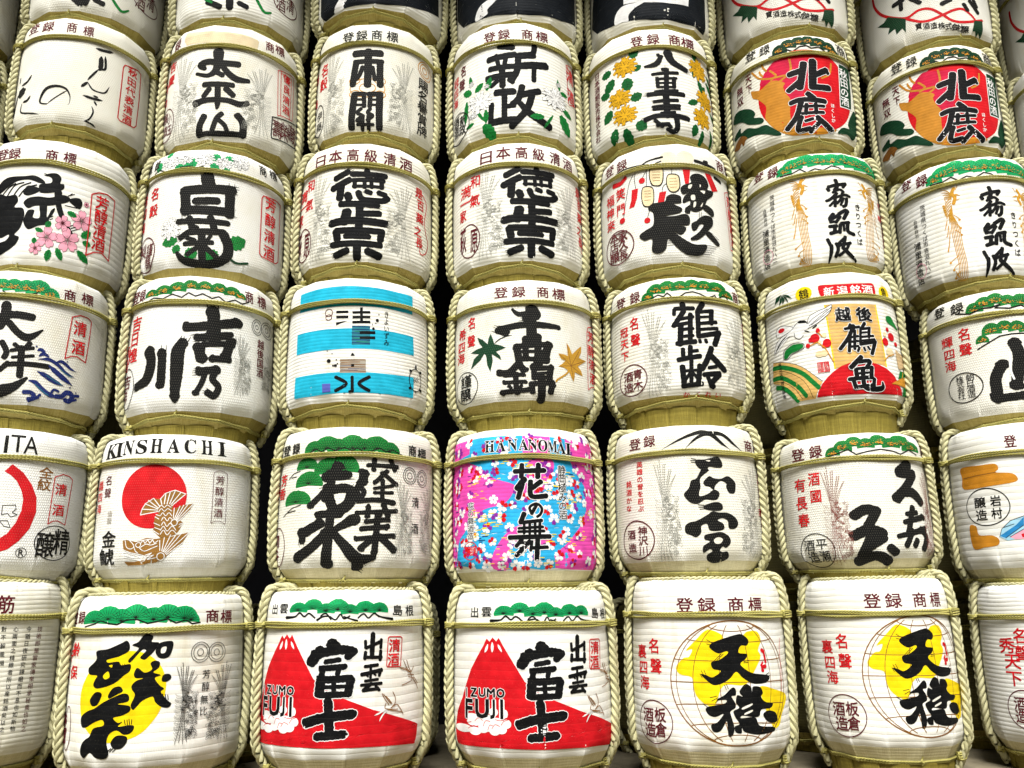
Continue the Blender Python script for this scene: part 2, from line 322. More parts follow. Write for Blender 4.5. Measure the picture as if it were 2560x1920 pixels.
class Deco:
    """triangles in (u mm, v mm, lift mm)"""
    def __init__(s): s.V=[];s.T=[]; s.k=0
    def add(s,P,T,lift):
        o=len(s.V); s.V+=[(p[0],p[1],lift) for p in P]; s.T+=[tuple(i+o for i in t) for t in T]
    def poly(s,P,lift):
        s.k+=1; P=[Vector((p[0],p[1],0)) for p in P]
        s.add([(p.x,p.y) for p in P],tessellate_polygon([P]),lift+s.k*.002)
    def disc(s,u,v,ru,rv,lift,n=24,lump=0,seed=0):
        rs=random.Random(seed); s.k+=1
        P=[(u,v)]+[(u+ru*math.cos(2*PI*i/n)*(1+lump*rs.uniform(-1,1)),v+rv*math.sin(2*PI*i/n)*(1+lump*rs.uniform(-1,1))) for i in range(n)]
        s.add(P,[(0,1+i,1+(i+1)%n) for i in range(n)],lift+s.k*.002)
    def ring(s,u,v,ru,rv,w,lift,n=48):
        s.k+=1; P=[]
        for i in range(n):
            c,d=math.cos(2*PI*i/n),math.sin(2*PI*i/n); P+=[(u+(ru-w/2)*c,v+(rv-w/2)*d),(u+(ru+w/2)*c,v+(rv+w/2)*d)]
        T=[]
        for i in range(n): a,b=2*i,2*((i+1)%n); T+=[(a,a+1,b+1),(a,b+1,b)]
        s.add(P,T,lift+s.k*.002)
    def ribbon(s,P,lift,rough=0.,seed=0,round_ends=True,taper=False,grow=0.):
        """P rows of u,v,width"""
        P=np.asarray(P,float); s.k+=1
        d=np.gradient(P[:,:2],axis=0); L=np.linalg.norm(d,axis=1)[:,None]; L[L==0]=1; d/=L; nrm=np.stack([-d[:,1],d[:,0]],-1)
        rs=np.random.RandomState(seed); w=P[:,2]/2+grow; n=len(P)
        if taper: w=w*np.clip(np.minimum(np.linspace(.35,4,n),np.linspace(4,.25,n)),0,1)
        wl=w*(1+rough*rs.uniform(-1,1,n)); wr=w*(1+rough*rs.uniform(-1,1,n))
        A=P[:,:2]+nrm*wl[:,None]; B=P[:,:2]-nrm*wr[:,None]
        pts=[tuple(x) for x in np.stack([A,B],1).reshape(-1,2)]; T=[]
        for i in range(n-1): a=2*i; T+=[(a,a+1,a+3),(a,a+3,a+2)]
        s.add(pts,T,lift+s.k*.002)
        if round_ends:
            for e,sg in ((0,-1),(n-1,1)):
                m=7; fan=[tuple(P[e,:2])]
                for i in range(m+1):
                    a=PI*(i/m)-PI/2; rr=w[e]*(1+rough*1.6*rs.uniform(-1,1)) if 0<i<m else w[e]
                    fan.append(tuple(P[e,:2]+sg*d[e]*math.cos(a)*rr*.85+nrm[e]*math.sin(a)*rr))
                s.add(fan,[(0,i,i+1) for i in range(1,m+1)],lift+s.k*.002)
    def mesh(s,var,name,mat,du=0,dv=0):
        V_=np.array(s.V,float); T=np.array(s.T,np.int32)
        V_[:,0]+=du; V_[:,1]+=dv
        for _ in range(9):        # split long edges so that the print hugs the curve
            E=V_[T][:,:,:2]; l=np.stack([np.linalg.norm(E[:,i]-E[:,(i+1)%3],axis=1) for i in range(3)],1); k=l.argmax(1); big=l.max(1)>9.5
            if not big.any(): break
            b=np.where(big)[0]; kk=k[b]; a0=T[b,kk]; a1=T[b,(kk+1)%3]; a2=T[b,(kk+2)%3]
            key=np.stack([np.minimum(a0,a1),np.maximum(a0,a1)],1); uq,inv=np.unique(key,axis=0,return_inverse=True); inv=inv.ravel()
            mid=(V_[uq[:,0]]+V_[uq[:,1]])/2; mi=len(V_)+inv; V_=np.concatenate([V_,mid])
            T=np.concatenate([T[~big],np.stack([a0,mi,a2],1),np.stack([mi,a1,a2],1)])
        th=V_[:,0]/300; sm=np.clip(V_[:,1]/1000,SMIN+.002,SMAX-.012)
        P=surf(var,th,sm,V_[:,2]/1000)
        e1=P[T[:,1]]-P[T[:,0]]; e2=P[T[:,2]]-P[T[:,0]]; nn=np.cross(e1,e2); c=P[T].mean(1).copy(); c[:,2]=0
        fl=(nn*c).sum(1)<0; T[fl]=T[fl][:,::-1]
        return mesh_from(name,P.tolist(),T.tolist(),mat,np.stack([V_[:,0]/1000,V_[:,1]/1000],-1))
def prs(s): return [tuple(float(x) for x in q.split(',')) for q in s.split()]
def stroke_pts(P):
    P=np.array(P,float)
    C=crom(P,k=7); d=np.linalg.norm(np.diff(C[:,:2],axis=0),axis=1).sum()
    return resample(C,max(min(4.5,d/6),1.2))
def brush(D,strokes,fl,lift,grow,seed):
    for i,st in enumerate(strokes):
        C=stroke_pts(st); rough=.10 if 'r' in fl else .055
        D.ribbon(C,lift,rough,seed+i,True,'t' in fl,grow)
        rs=random.Random(seed*7+i)
        if 'b' in fl:
            for e in (0,-1):
                w=C[e,2]; D.disc(C[e,0]+rs.uniform(-.1,.1)*w,C[e,1]+rs.uniform(-.1,.1)*w,.56*w+grow,.53*w+grow,lift,14,.10,seed+i)
                D.disc(C[e,0]+rs.uniform(-.35,.35)*w,C[e,1]+rs.uniform(-.35,.35)*w,.38*w+grow,.38*w+grow,lift,12,.12,seed+i+9)
        if 'h' in fl and not grow:
            w=C[-1,2]; 
            if w<14 or rs.random()<.25: continue
            e=-1 if rs.random()<.6 else 0; q=C[e,:2]; d=(C[e,:2]-C[e-5 if e else 5,:2]); l=np.linalg.norm(d)
            if l<1e-6: continue
            d/=l; nr=np.array([-d[1],d[0]])
            for m in range(4):
                o=(m-1.5)/1.5*.42*w; a=q+nr*o-d*.2*w; ln=w*rs.uniform(.7,1.25); D.ribbon([(a[0],a[1],.09*w),(a[0]+d[0]*ln*.6,a[1]+d[1]*ln*.6,.08*w),(a[0]+d[0]*ln,a[1]+d[1]*ln,.03*w)],lift,0,0,False)
def phoenix(D,box,fl,lift):
    (u0,v0),(u1,v1)=box; W_=u1-u0; H=v0-v1; m=1 if fl=='r' else -1
    X=lambda x: u0+W_*(x if m>0 else 1-x)
    Y=lambda y: v0-H*y
    rs=random.Random(int(abs(u0)*7+abs(v0)))
    def ln(P,w=1.0): C=crom([(X(x),Y(y),w*1.02) for x,y in P],k=5); D.ribbon(C,lift,0,0,False)
    for i in range(8):      # raised wing feathers, each a narrow vane with barbs on one side
        t=i/7; tip=(.06+.80*t+.04*(i%2), .01+.20*abs(t-.30)**1.1+.03*(i%2)); base=(.36+.12*t,.47+.03*t); mid=(.26+.30*t+.08*t*t,.25+.04*t)
        ln([base,mid,tip],1.2)
        for j in range(13):
            f=.28+.055*j; px=base[0]*(1-f)**2+2*mid[0]*f*(1-f)+tip[0]*f*f; py=base[1]*(1-f)**2+2*mid[1]*f*(1-f)+tip[1]*f*f
            q=.045*(1-.5*f); ln([(px,py),(px-q*.9,py-.014)],.8); ln([(px,py),(px+q,py-.016)],.8)
    for i in range(130):     # ruffled neck and breast
        a=rs.uniform(0,2*PI); r=rs.random()**.6; cx,cy=.60+.22*r*math.cos(a)+.10*math.sin(r*9+a),.49+.13*r*math.sin(a); q=rs.uniform(.03,.06); o=rs.uniform(-.012,.012)
        ln([(cx-q,cy-o),(cx,cy+.010),(cx+q*.8,cy+o)],1.1)
    for i in range(16):
        y=.38+.016*i; ln([(.74+.06*math.sin(i*.6),y),(.86+.05*math.sin(i*.5+1),y+.006),(.93+.05*math.sin(i*.9),y-.012)],.9)
    for i in range(56):     # curling lower plumage
        cx,cy=rs.uniform(.52,.95),rs.uniform(.62,.93); q=rs.uniform(.04,.09)
        ln([(cx-q,cy+.006),(cx-q*.5,cy-.018),(cx+q*.7,cy-.012),(cx+q,cy+.010),(cx+q*.2,cy+.014),(cx-q*.1,cy)],1.0)
    for i in range(26): y=.42+.018*i; ln([(.30+.03*math.sin(i),y),(.16+.05*math.sin(i*1.7),y-.012),(.05+.06*math.sin(i*2.3)**2,y-.03)],.8)
    for i in range(4):      # long tail feathers with chevrons
        x0=.34+.05*i; x1=.14+.15*i
        ln([(x0,.50),(x0-.03,.74),(x1,.99-.02*(i%2))],1.3)
        for j in range(13):
            y=.57+.032*j; x=x0+(x1-x0)*max(0,(y-.57)/.42)**1.3-.02*math.sin((y-.5)*6)
            ln([(x-.05,y-.02),(x,y),(x+.05,y-.02)],.8)
def goldbird(D,box,fl,lift):
    (u0,v0),(u1,v1)=box; W_=u1-u0; H=v0-v1; m=1 if fl=='r' else -1
    X=lambda x: u0+W_*(x if m>0 else 1-x)
    Y=lambda y: v0-H*y
    def ln(P,w): C=crom([(X(x),Y(y),w*q) for (x,y,q) in [(p+(1,))[:3] for p in P]],k=6); D.ribbon(C,lift,0,0,True)
    for i in range(5): ln([(.55,.10+.012*i),(.35-.03*i,.05+.02*i),(.02+.06*i,.02+.035*i,.4)],4)      # crest
    ln([(.72,.04),(.60,.09),(.72,.14),(.62,.20)],15); ln([(.80,.06),(.90,.02)],3); ln([(.78,.11),(.97,.13,.3)],8); ln([(.8,.17),(.95,.16,.3)],4)
    for i in range(6): ln([(.50,.14+.025*i),(.28,.17+.028*i),(.10+.02*i,.24+.02*i)],4); 
    for i in range(5): D.disc(X(.10+.02*i),Y(.20+.024*i),5,5,lift,10)
    for i in range(8): ln([(.52,.22+.012*i),(.40,.27+.014*i),(.30,.31+.012*i)],2.4)
    for i in range(6):      # streaming tail
        x=.36+.075*i; ln([(.46,.30),(x,.46),(x+.05,.66),(x+.13,.84),(x+.02,.93+.011*i),(.30,.90+.018*i)],3.0)
    for i,(x,y) in enumerate(((.80,.38),(.80,.47),(.80,.54),(.10,.80),(.22,.88),(.22,.96))):
        ln([(.55,y-.06),(.72 if x>.5 else .3,y-.03),(x,y)],3); D.disc(X(x),Y(y),5.5,5,lift,12)
    ln([(.20,.36),(.10,.42),(.02,.46,.3)],4); ln([(.24,.42),(.12,.52),(.03,.52,.3)],4); ln([(.28,.47),(.16,.60),(.05,.68,1.6)],4)
def pine_fans(P,D1,D2,D3,lift,gold):
    rs=random.Random(int(abs(P[0][0])))
    for (u,v,ru,rv) in P:
        D1.k+=1; n=26; A0,A1=-.30,PI+.30; pts=[(u,v-.1*rv)]
        for i in range(n+1):
            a=A0+(A1-A0)*i/n; k=1+.025*rs.uniform(-1,1); pts.append((u+ru*k*math.cos(a),v+rv*k*math.sin(a)*(.95 if math.sin(a)>0 else .7)))
        D1.add(pts,[(0,i,i+1) for i in range(1,n+1)],lift+D1.k*.002)
        for i in range(11):
            a=.12+(PI-.24)*i/10; D2.ribbon([(u,v,1.5),(u+ru*.5*math.cos(a),v+rv*.5*math.sin(a),1.6),(u+ru*.93*math.cos(a),v+rv*.9*math.sin(a),1.2)],lift+.05,0,0,False)
        D2.disc(u,v,2.2,2.2,lift+.05,8)
        if gold:
            for i in range(26):
                a=rs.uniform(.1,PI-.1); r=rs.uniform(.1,.62); q=rs.uniform(.8,2.4); D3.disc(u+ru*r*math.cos(a),v+rv*(r*math.sin(a)*.8+.02),q*1.7,q,lift+.08,6,.3,i)
def chrys(P,D1,D2,lift):
    for (u,v,ru,rv) in P:
        D2.disc(u,v,ru*.8,rv*.8,lift-.02,18); D1.disc(u,v,ru*.7,rv*.7,lift+.03,18)
        n=17 if ru>20 else 7
        for ring_,(r0,r1,wd) in enumerate(((.35,1.0,.27),(.15,.74,.25),(0,.48,.22))):
            m=n-ring_*5
            for i in range(max(m,4)):
                a=2*PI*(i+.5*ring_)/max(m,4)+.15*math.sin(i*2.3); c,d=math.cos(a),math.sin(a); o=(.10-.05*ring_)
                A=(u+ru*r0*c,v+rv*(r0*d+o)); M_=(u+ru*(r0+r1)*.5*c,v+rv*((r0+r1)*.5*d+o)); B=(u+ru*r1*c,v+rv*(r1*d+o*.3)); w=wd*min(ru,rv)
                sg=.1+ring_*.04
                D2.ribbon([(A[0],A[1],w*.5+2.2),(M_[0],M_[1],w+2.4),(B[0],B[1],w*.7+2.2)],lift+ring_*.10+.002*i,0,0,True)
                D1.ribbon([(A[0],A[1],w*.5),(M_[0],M_[1],w),(B[0],B[1],w*.7)],lift+.05+ring_*.10+.002*i,0,0,True)
def leaves(P,D1,D2,lift):
    for (u,v,du,dv,w) in P:
        w*=1.75; u-=du*.12; v-=dv*.12; du*=1.25; dv*=1.25; L=math.hypot(du,dv)+1e-6; nx,ny=-dv/L,du/L; a=[];b=[]
        for i in range(9):
            t=i/8; ww=w*.5*math.sin(PI*min(1,t*.92+.06))**.7*(1+.12*(-1)**i); a.append((u+du*t+nx*ww,v+dv*t+ny*ww)); b.append((u+du*t-nx*ww,v+dv*t-ny*ww))
        D1.poly(a+b[::-1],lift)
        D2.ribbon([(u,v,1.3),(u+du*.5,v+dv*.5,1.2),(u+du*.95,v+dv*.95,.7)],lift+.05,0,0,False)
        for t in (.3,.5,.7):
            for sg in (-1,1): D2.ribbon([(u+du*t,v+dv*t,.9),(u+du*(t+.15)+sg*nx*w*.3,v+dv*(t+.15)+sg*ny*w*.3,.7)],lift+.05,0,0,False)
def sakura(D1,D2,u,v,ru,rv,lift,rot=0.,cols=None):
    for i in range(5):
        a=PI/2+rot+2*PI*i/5; c,d=math.cos(a),math.sin(a)
        pts=[(.08,0),(.45,-.33),(.80,-.36),(1.0,-.16),(.88,0),(1.0,.16),(.80,.36),(.45,.33)]
        Q=[(u+ru*(x*c-y*d),v+rv*(x*d+y*c)) for x,y in pts]
        (cols[i] if cols else D1).poly(Q,lift)
        if D2 is not None:
            QQ=Q+[Q[0]]
            D2.ribbon([(x,y,1.3) for x,y in QQ],lift+.05,0,0,False)
            for q in (-.22,0,.22): D2.ribbon([(u,v,.9),(u+ru*.42*math.cos(a+q),v+rv*.42*math.sin(a+q),.8)],lift+.06,0,0,False)
def globe(Dg,P,lift):
    (l,r,t,b)=P; cu=(l[0]+r[0])/2; cv=(t[1]+b[1])/2; ru=abs(r[0]-l[0])/2; rv=abs(t[1]-b[1])/2
    Dg.ring(cu,cv,ru,rv,4.2,lift,64)
    tl=.42
    def pt(lon,lat):
        x=math.cos(lat)*math.sin(lon); y=math.sin(lat); return (cu+ru*x,cv+rv*y,2.6)
    for lon in (-65,-40,-14,14,40,65): Dg.ribbon([pt(R_(lon),R_(a)) for a in np.linspace(-68,68,26)],lift,0,0,False)
    for lat in (-68,-45,-22,0,22,45,68):
        P_=[]
        for lon in np.linspace(-90,90,26):
            x,y,w=pt(R_(lon),R_(lat)); P_.append((x,y+(rv*.10*math.cos(R_(lon))*(1 if lat<0 else -1)*abs(lat)/68),w))
        Dg.ribbon(P_,lift,0,0,False)
def serif(ch): return chr(0x1D400+ord(ch)-65) if 'A'<=ch<='Z' else ch
def build_deco(root,bid,var,lines,du,dv,place):
    """each printed motif becomes a part of its barrel"""
    lift=.60
    def emit(D,name,col,parent=None):
        if not D.T: return None
        o=link(name,D.mesh(var,name,INK[col],du,dv),parent or root)
        if parent: o['rib'],o['weave'],o['tint']=parent['rib'],parent['weave'],parent['tint']
        else: place(o)
        return o
    for li,ln in enumerate(lines):
        hd,body=ln.split(':',1); h=hd.split(' '); cmd,name,col=h[0],h[1],h[2]; items=body.split(';'); seed=li*31+sum(map(ord,bid)); lift+=.075
        if cmd=='K':
            st=[prs(x) for x in items]; fl=h[3]
            if 'o' in fl: D=Deco(); brush(D,st,fl,lift,0,seed); o=emit(D,name,col); D=Deco(); brush(D,st,fl,lift-.055,2.6,seed); emit(D,'outline','white',o)
            else: D=Deco(); brush(D,st,fl,lift,0,seed); emit(D,name,col)
        elif cmd=='P':
            D=Deco()
            for x in items:
                if 'm' not in h[3]: D=Deco()
                P=np.array(prs(x)); D.poly(crom(P,True,5) if 's' in h[3] else P,lift)
                if 'm' not in h[3]: emit(D,name,col)
            if 'm' in h[3]: emit(D,name,col)
        elif cmd=='L':
            D=Deco(); w=float(h[4])
            for x in items:
                P=prs(x); P=P+[P[0]] if 'c' in h[3] else P
                P=np.array([(a,b,w) for a,b in P]); C=crom(P,k=6) if 's' in h[3] else np.concatenate([resample(P[i:i+2],12) for i in range(len(P)-1)])
                if name in('antler','string','crane','bristles'): D=Deco()
                if 's' in h[3]: D.ribbon(C,lift,0,0,True)
                else:
                    for i in range(len(P)-1): D.ribbon(resample(P[i:i+2],12),lift,0,0,True)
                if name in('antler','string','crane','bristles'): emit(D,name,col); D=Deco()
            emit(D,name,col)
        elif cmd=='E':
            w=float(h[3])
            for x in items:
                D=Deco(); lift+=.004; u,v,ru,rv_=prs(x)[0]
                D.disc(u,v,ru,rv_,lift,48 if ru>30 else 16) if w==0 else D.ring(u,v,ru,rv_,w,lift)
                emit(D,name,col)
        elif cmd=='T':
            fl,text=h[3],h[4]
            for ch,x in zip(text,items):
                u,v,w,hh=prs(x)[0]; co,t=GLYPH[serif(ch) if 's' in fl else ch]
                if not len(co): continue
                if ch<'\u2000': w=min(w,hh*ASP[serif(ch) if 's' in fl else ch]*1.2)
                D=Deco(); bo=(.012 if 's' in fl else .062 if 'o' in fl and ch<'\u2000' else .05 if 'o' in fl and hh>50 else .019 if 'b' in fl else .007)
                for q,(a,b) in enumerate(((1,1),(-1,1),(1,-1),(-1,-1)) if 'n' not in fl else ((1,1),(-1,-1))):
                    D.add([(u+p[0]*w+a*bo*min(w,hh)*.8,v+p[1]*hh+b*bo*hh*.8) for p in co],t.tolist(),lift+q*.003)
                o=emit(D,name,col)
                if 'o' in fl:
                    O=Deco(); d=max(2.2,.03*hh)+bo*hh*.8
                    for q in range(8): O.add([(u+p[0]*w+d*math.cos(q*PI/4),v+p[1]*hh+d*math.sin(q*PI/4)) for p in co],t.tolist(),lift-.06+q*.003)
                    emit(O,'outline','white',o)
        elif cmd=='G':
            fl=h[3]; D,D2,D3=Deco(),Deco(),Deco()
            if name=='phoenix': phoenix(D,prs(items[0]),fl,lift); emit(D,'phoenix',col)
            elif name=='goldbird': goldbird(D,prs(items[0]),fl,lift); emit(D,'phoenix',col)
            elif name=='fans':
                for qi,x in enumerate(items):
                    D,D2,D3=Deco(),Deco(),Deco(); pine_fans([prs(x)[0]],D,D2,D3,lift+.006*qi,fl=='g'); o=emit(D,'pine_bough',col); emit(D2,'needles','black',o); emit(D3,'gold_dust','gold',o)
                lift+=.12
            elif name=='chrys':
                for x in items: D,D2=Deco(),Deco(); chrys([prs(x)[0]],D,D2,lift); o=emit(D,'chrysanthemum',col); emit(D2,'petal_lines','black',o)
                lift+=.2
            elif name=='leaves':
                for qi,x in enumerate(items): D,D2=Deco(),Deco(); leaves([prs(x)[0]],D,D2,lift+.008*qi); o=emit(D,'leaf',col); emit(D2,'veins','black',o)
            elif name=='sakura':
                for qi,x in enumerate(items):
                    D,D2=Deco(),Deco(); u,v,ru,rv_=prs(x)[0]; sakura(D,D2,u,v,ru,rv_,lift+.02*qi,u*.37); o=emit(D,'cherry_blossom',col); emit(D2,'petal_lines','maroon',o)
                lift+=.1
            elif name=='globe': globe(D,prs(items[0]),lift); emit(D,'globe',col)
            elif name=='dashes':
                (a,b),(c,d)=prs(items[0]); rs=random.Random(5); D4=Deco()
                for i in range(34):
                    cu,cv=rs.uniform(a,c),rs.uniform(d,b)
                    for j in range(6):
                        x,y=cu+rs.uniform(-38,38),cv-7*(j-2.5); l=rs.uniform(8,30); (D if rs.random()<.72 else D4).ribbon([(x,y,3.2),(x+l,y,3.2)],lift,0,0,True)
                emit(D,'gold_haze',col)['kind']='stuff'; emit(D4,'blue_haze','navy')['kind']='stuff'
            elif name=='blossoms':
                (a,b),(c,d)=prs(items[0]); rs=random.Random(11); got=[]; tries=0
                while len(got)<130 and tries<9000:
                    tries+=1; u,v=rs.uniform(a,c),rs.uniform(d,b)
                    if abs(v)<17 or any(math.hypot(u-x,v-y)<(34 if rs.random()<.7 else 44) for x,y in got): continue
                    got.append((u,v)); q=rs.random(); rot=rs.uniform(0,6.28); D=Deco(); mi=[]
                    for i in range(5):
                        z=rs.random(); n0=len(D.T); cs=[None]*5
                        k=0 if (q<.75 and i<3) or z<.25 else 1 if q<.4 or (q>.75 and z<.6) else 2
                        one=Deco(); dm=Deco(); cs=[dm]*5; cs[i]=one; r=21+3*math.sin(u); sakura(None,None,u,v,r,r,lift+.01*i,rot,cs); D.add(one.V,one.T,lift+.01*i); mi+=[k]
                    o=emit(D,'cherry_blossom','white'); me=o.data; me.materials.append(INK['red']); me.materials.append(INK['purple'])
                    uvl=me.uv_layers[0].data
                    for p in me.polygons:      # colour each petal by the direction it points
                        cu=sum(uvl[l].uv.x for l in p.loop_indices)/p.loop_total*1000-u-du; cv=sum(uvl[l].uv.y for l in p.loop_indices)/p.loop_total*1000-v-dv
                        p.material_index=mi[int(round((math.atan2(cv,cu)-PI/2-rot)/(2*PI/5)))%5]

# ------------------------------------------------------------------ the place: ground, plinth, back panel, roof over the stack
def box(name,x0,x1,y0,y1,z0,z1,mat,parent=None):
    V_=[(x,y,z) for x in (x0,x1) for y in (y0,y1) for z in (z0,z1)]; F=[(0,1,3,2),(4,6,7,5),(0,4,5,1),(2,3,7,6),(0,2,6,4),(1,5,7,3)]
    return link(name,mesh_from(name,V_,F,mat,smooth=False),parent)
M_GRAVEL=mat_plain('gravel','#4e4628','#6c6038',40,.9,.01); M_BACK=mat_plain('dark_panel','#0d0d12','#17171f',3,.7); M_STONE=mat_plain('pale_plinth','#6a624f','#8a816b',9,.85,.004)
M_WOOD=mat_plain('roof_wood','#2c2118','#46362a',5,.7)
g=link('ground',mesh_from('ground',[(-120,-120,-1.5),(120,-120,-1.5),(120,120,-1.5),(-120,120,-1.5)],[(0,1,2,3)],M_GRAVEL)); tag(g,kind='structure')
BASE=-.585
tag(box('plinth',-6,6,-.42,1.9,-1.496,BASE,M_STONE),'pale stone plinth under the lowest row of barrels','plinth')
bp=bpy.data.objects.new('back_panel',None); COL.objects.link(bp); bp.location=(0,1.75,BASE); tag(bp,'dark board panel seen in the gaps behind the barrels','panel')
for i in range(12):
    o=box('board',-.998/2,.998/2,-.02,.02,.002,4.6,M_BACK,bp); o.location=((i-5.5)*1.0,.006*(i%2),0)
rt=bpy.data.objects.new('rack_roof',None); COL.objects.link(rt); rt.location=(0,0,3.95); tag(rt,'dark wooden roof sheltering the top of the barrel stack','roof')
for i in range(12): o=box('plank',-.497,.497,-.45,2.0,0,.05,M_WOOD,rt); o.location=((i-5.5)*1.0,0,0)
for x in (-5.8,5.8): o=box('post',-.09,.09,1.78,1.95,-3.95+BASE+.001,-.001,M_WOOD,rt); o.location=(x,0,0)

def added_wood_mesh():
    """unseen wood added across the path to block low sky: bank of leaf clusters"""
    rs=np.random.RandomState(8); n=9000; c=np.stack([rs.uniform(-30,30,n),-14-rs.uniform(0,4,n),rs.uniform(0,1,n)],-1)
    c[:,2]=-1.4+c[:,2]*(11+2.5*np.sin(c[:,0]*.7)+1.5*np.sin(c[:,0]*1.9+1)); V_=[];F=[]
    a=rs.normal(size=(n,3)); a/=np.linalg.norm(a,axis=1)[:,None]; b=np.cross(a,rs.normal(size=(n,3))); b/=np.linalg.norm(b,axis=1)[:,None]; sz=rs.uniform(.35,.8,n)[:,None]
    P=np.stack([c-a*sz,c-b*sz*.6,c+a*sz,c+b*sz*.6],1).reshape(-1,3)
    return mesh_from('wood',P.tolist(),[(4*i,4*i+1,4*i+2,4*i+3) for i in range(n)],mat_plain('leaves','#1c2a10','#33451a',2,.8),smooth=False)  # mesh of the added wood, out of view
tag(link('wood',added_wood_mesh()),'unseen dark green wood across the path, added to block low sky light','wood',kind='stuff')  # out of view, added to cut the light from the low sky

# ------------------------------------------------------------------ barrels
B={'A0':(-2.1324, 0.4125, 3.2851, 1.026, 0.996),
'B0':(-1.4034, 0.4125, 3.2629, 1.046, 0.999),
'C0':(-0.6927, 0.4125, 3.3172, 1.062, 0.99),
'D0':(0.0217, 0.4125, 3.2757, 1.036, 0.997),
'E0':(0.7181, 0.4125, 3.2667, 1.017, 0.999),
'F0':(1.4413, 0.4125, 3.2719, 1.045, 0.997),
'G0':(2.2059, 0.4125, 3.2334, 1.026, 1.002),
'H0':(2.9735, 0.4125, 3.203, 0.978, 1.006),
'Z0':(-2.8706, 0.4125, 3.2637, 0.995, 0.999),
'A1':(-2.1099, 0.33, 2.6459, 0.975, 0.976),
'B1':(-1.3861, 0.33, 2.5983, 1.034, 1.069),
'C1':(-0.6946, 0.33, 2.6369, 0.97, 1.013),
'D1':(-0.0019, 0.33, 2.6453, 1.009, 1.044),
'E1':(0.681, 0.33, 2.6268, 1.016, 1.009),
'F1':(1.4056, 0.33, 2.612, 0.986, 0.982),
'G1':(2.1522, 0.33, 2.5794, 0.956, 0.969),
'H1':(2.9148, 0.33, 2.596, 0.988, 1.0),
'Z1':(-2.8528, 0.33, 2.6059, 0.997, 1.0),
'A2':(-2.1375, 0.2475, 1.9617, 1.003, 1.053),
'B2':(-1.4102, 0.2475, 1.9225, 1.031, 0.997),
'C2':(-0.7144, 0.2475, 1.9595, 1.014, 1.012),
'D2':(-0.0004, 0.2475, 1.9702, 1.015, 1.019),
'E2':(0.6997, 0.2475, 1.9707, 1.013, 1.027),
'F2':(1.4197, 0.2475, 1.9448, 0.997, 0.96),
'G2':(2.1637, 0.2475, 1.9248, 0.996, 1.035),
'H2':(2.8796, 0.2475, 1.9565, 1.0, 1.0),
'Z2':(-2.8596, 0.2475, 1.9565, 1.0, 1.0),
'A3':(-2.1409, 0.165, 1.3201, 0.999, 1.011),
'B3':(-1.4005, 0.165, 1.2968, 1.003, 1.032),
'C3':(-0.7173, 0.165, 1.2965, 1.024, 0.95),
'D3':(0.0164, 0.165, 1.2911, 1.037, 0.935),
'E3':(0.7065, 0.165, 1.3133, 0.986, 0.924),
'F3':(1.4177, 0.165, 1.3318, 0.95, 1.007),
'G3':(2.1973, 0.165, 1.2621, 0.988, 0.981),
'H3':(2.8796, 0.165, 1.3043, 1.0, 1.0),
'Z3':(-2.8596, 0.165, 1.3043, 1.0, 1.0),
'A4':(-2.1329, 0.0825, 0.648, 0.995, 0.957),
'B4':(-1.4363, 0.0825, 0.6243, 0.986, 0.908),
'C4':(-0.7017, 0.0825, 0.6403, 1.051, 0.963),
'D4':(-0.0021, 0.0825, 0.6321, 0.999, 0.985),
'E4':(0.6882, 0.0825, 0.6465, 1.003, 0.949),
'F4':(1.4084, 0.0825, 0.6209, 0.979, 0.889),
'G4':(2.1751, 0.0825, 0.6481, 0.996, 1.038),
'H4':(2.8796, 0.0825, 0.6522, 1.0, 1.0),
'Z4':(-2.8596, 0.0825, 0.6522, 1.0, 1.0),
'A5':(-2.1466, 0.0, 0.0481, 1.004, 1.083),
'B5':(-1.4269, 0.0, -0.0026, 1.037, 1.038),
'C5':(-0.7157, 0.0, 0.0068, 1.03, 1.035),
'D5':(0.0158, 0.0, -0.0036, 1.016, 1.032),
'E5':(0.714, 0.0, 0.0233, 0.98, 1.084),
'F5':(1.4203, 0.0, 0.0203, 0.915, 1.074),
'G5':(2.1745, 0.0, -0.0075, 0.997, 1.054),
'H5':(2.8796, 0.0, 0.0, 1.0, 1.0),
'Z5':(-2.8596, 0.0, 0.0, 1.0, 1.0)}
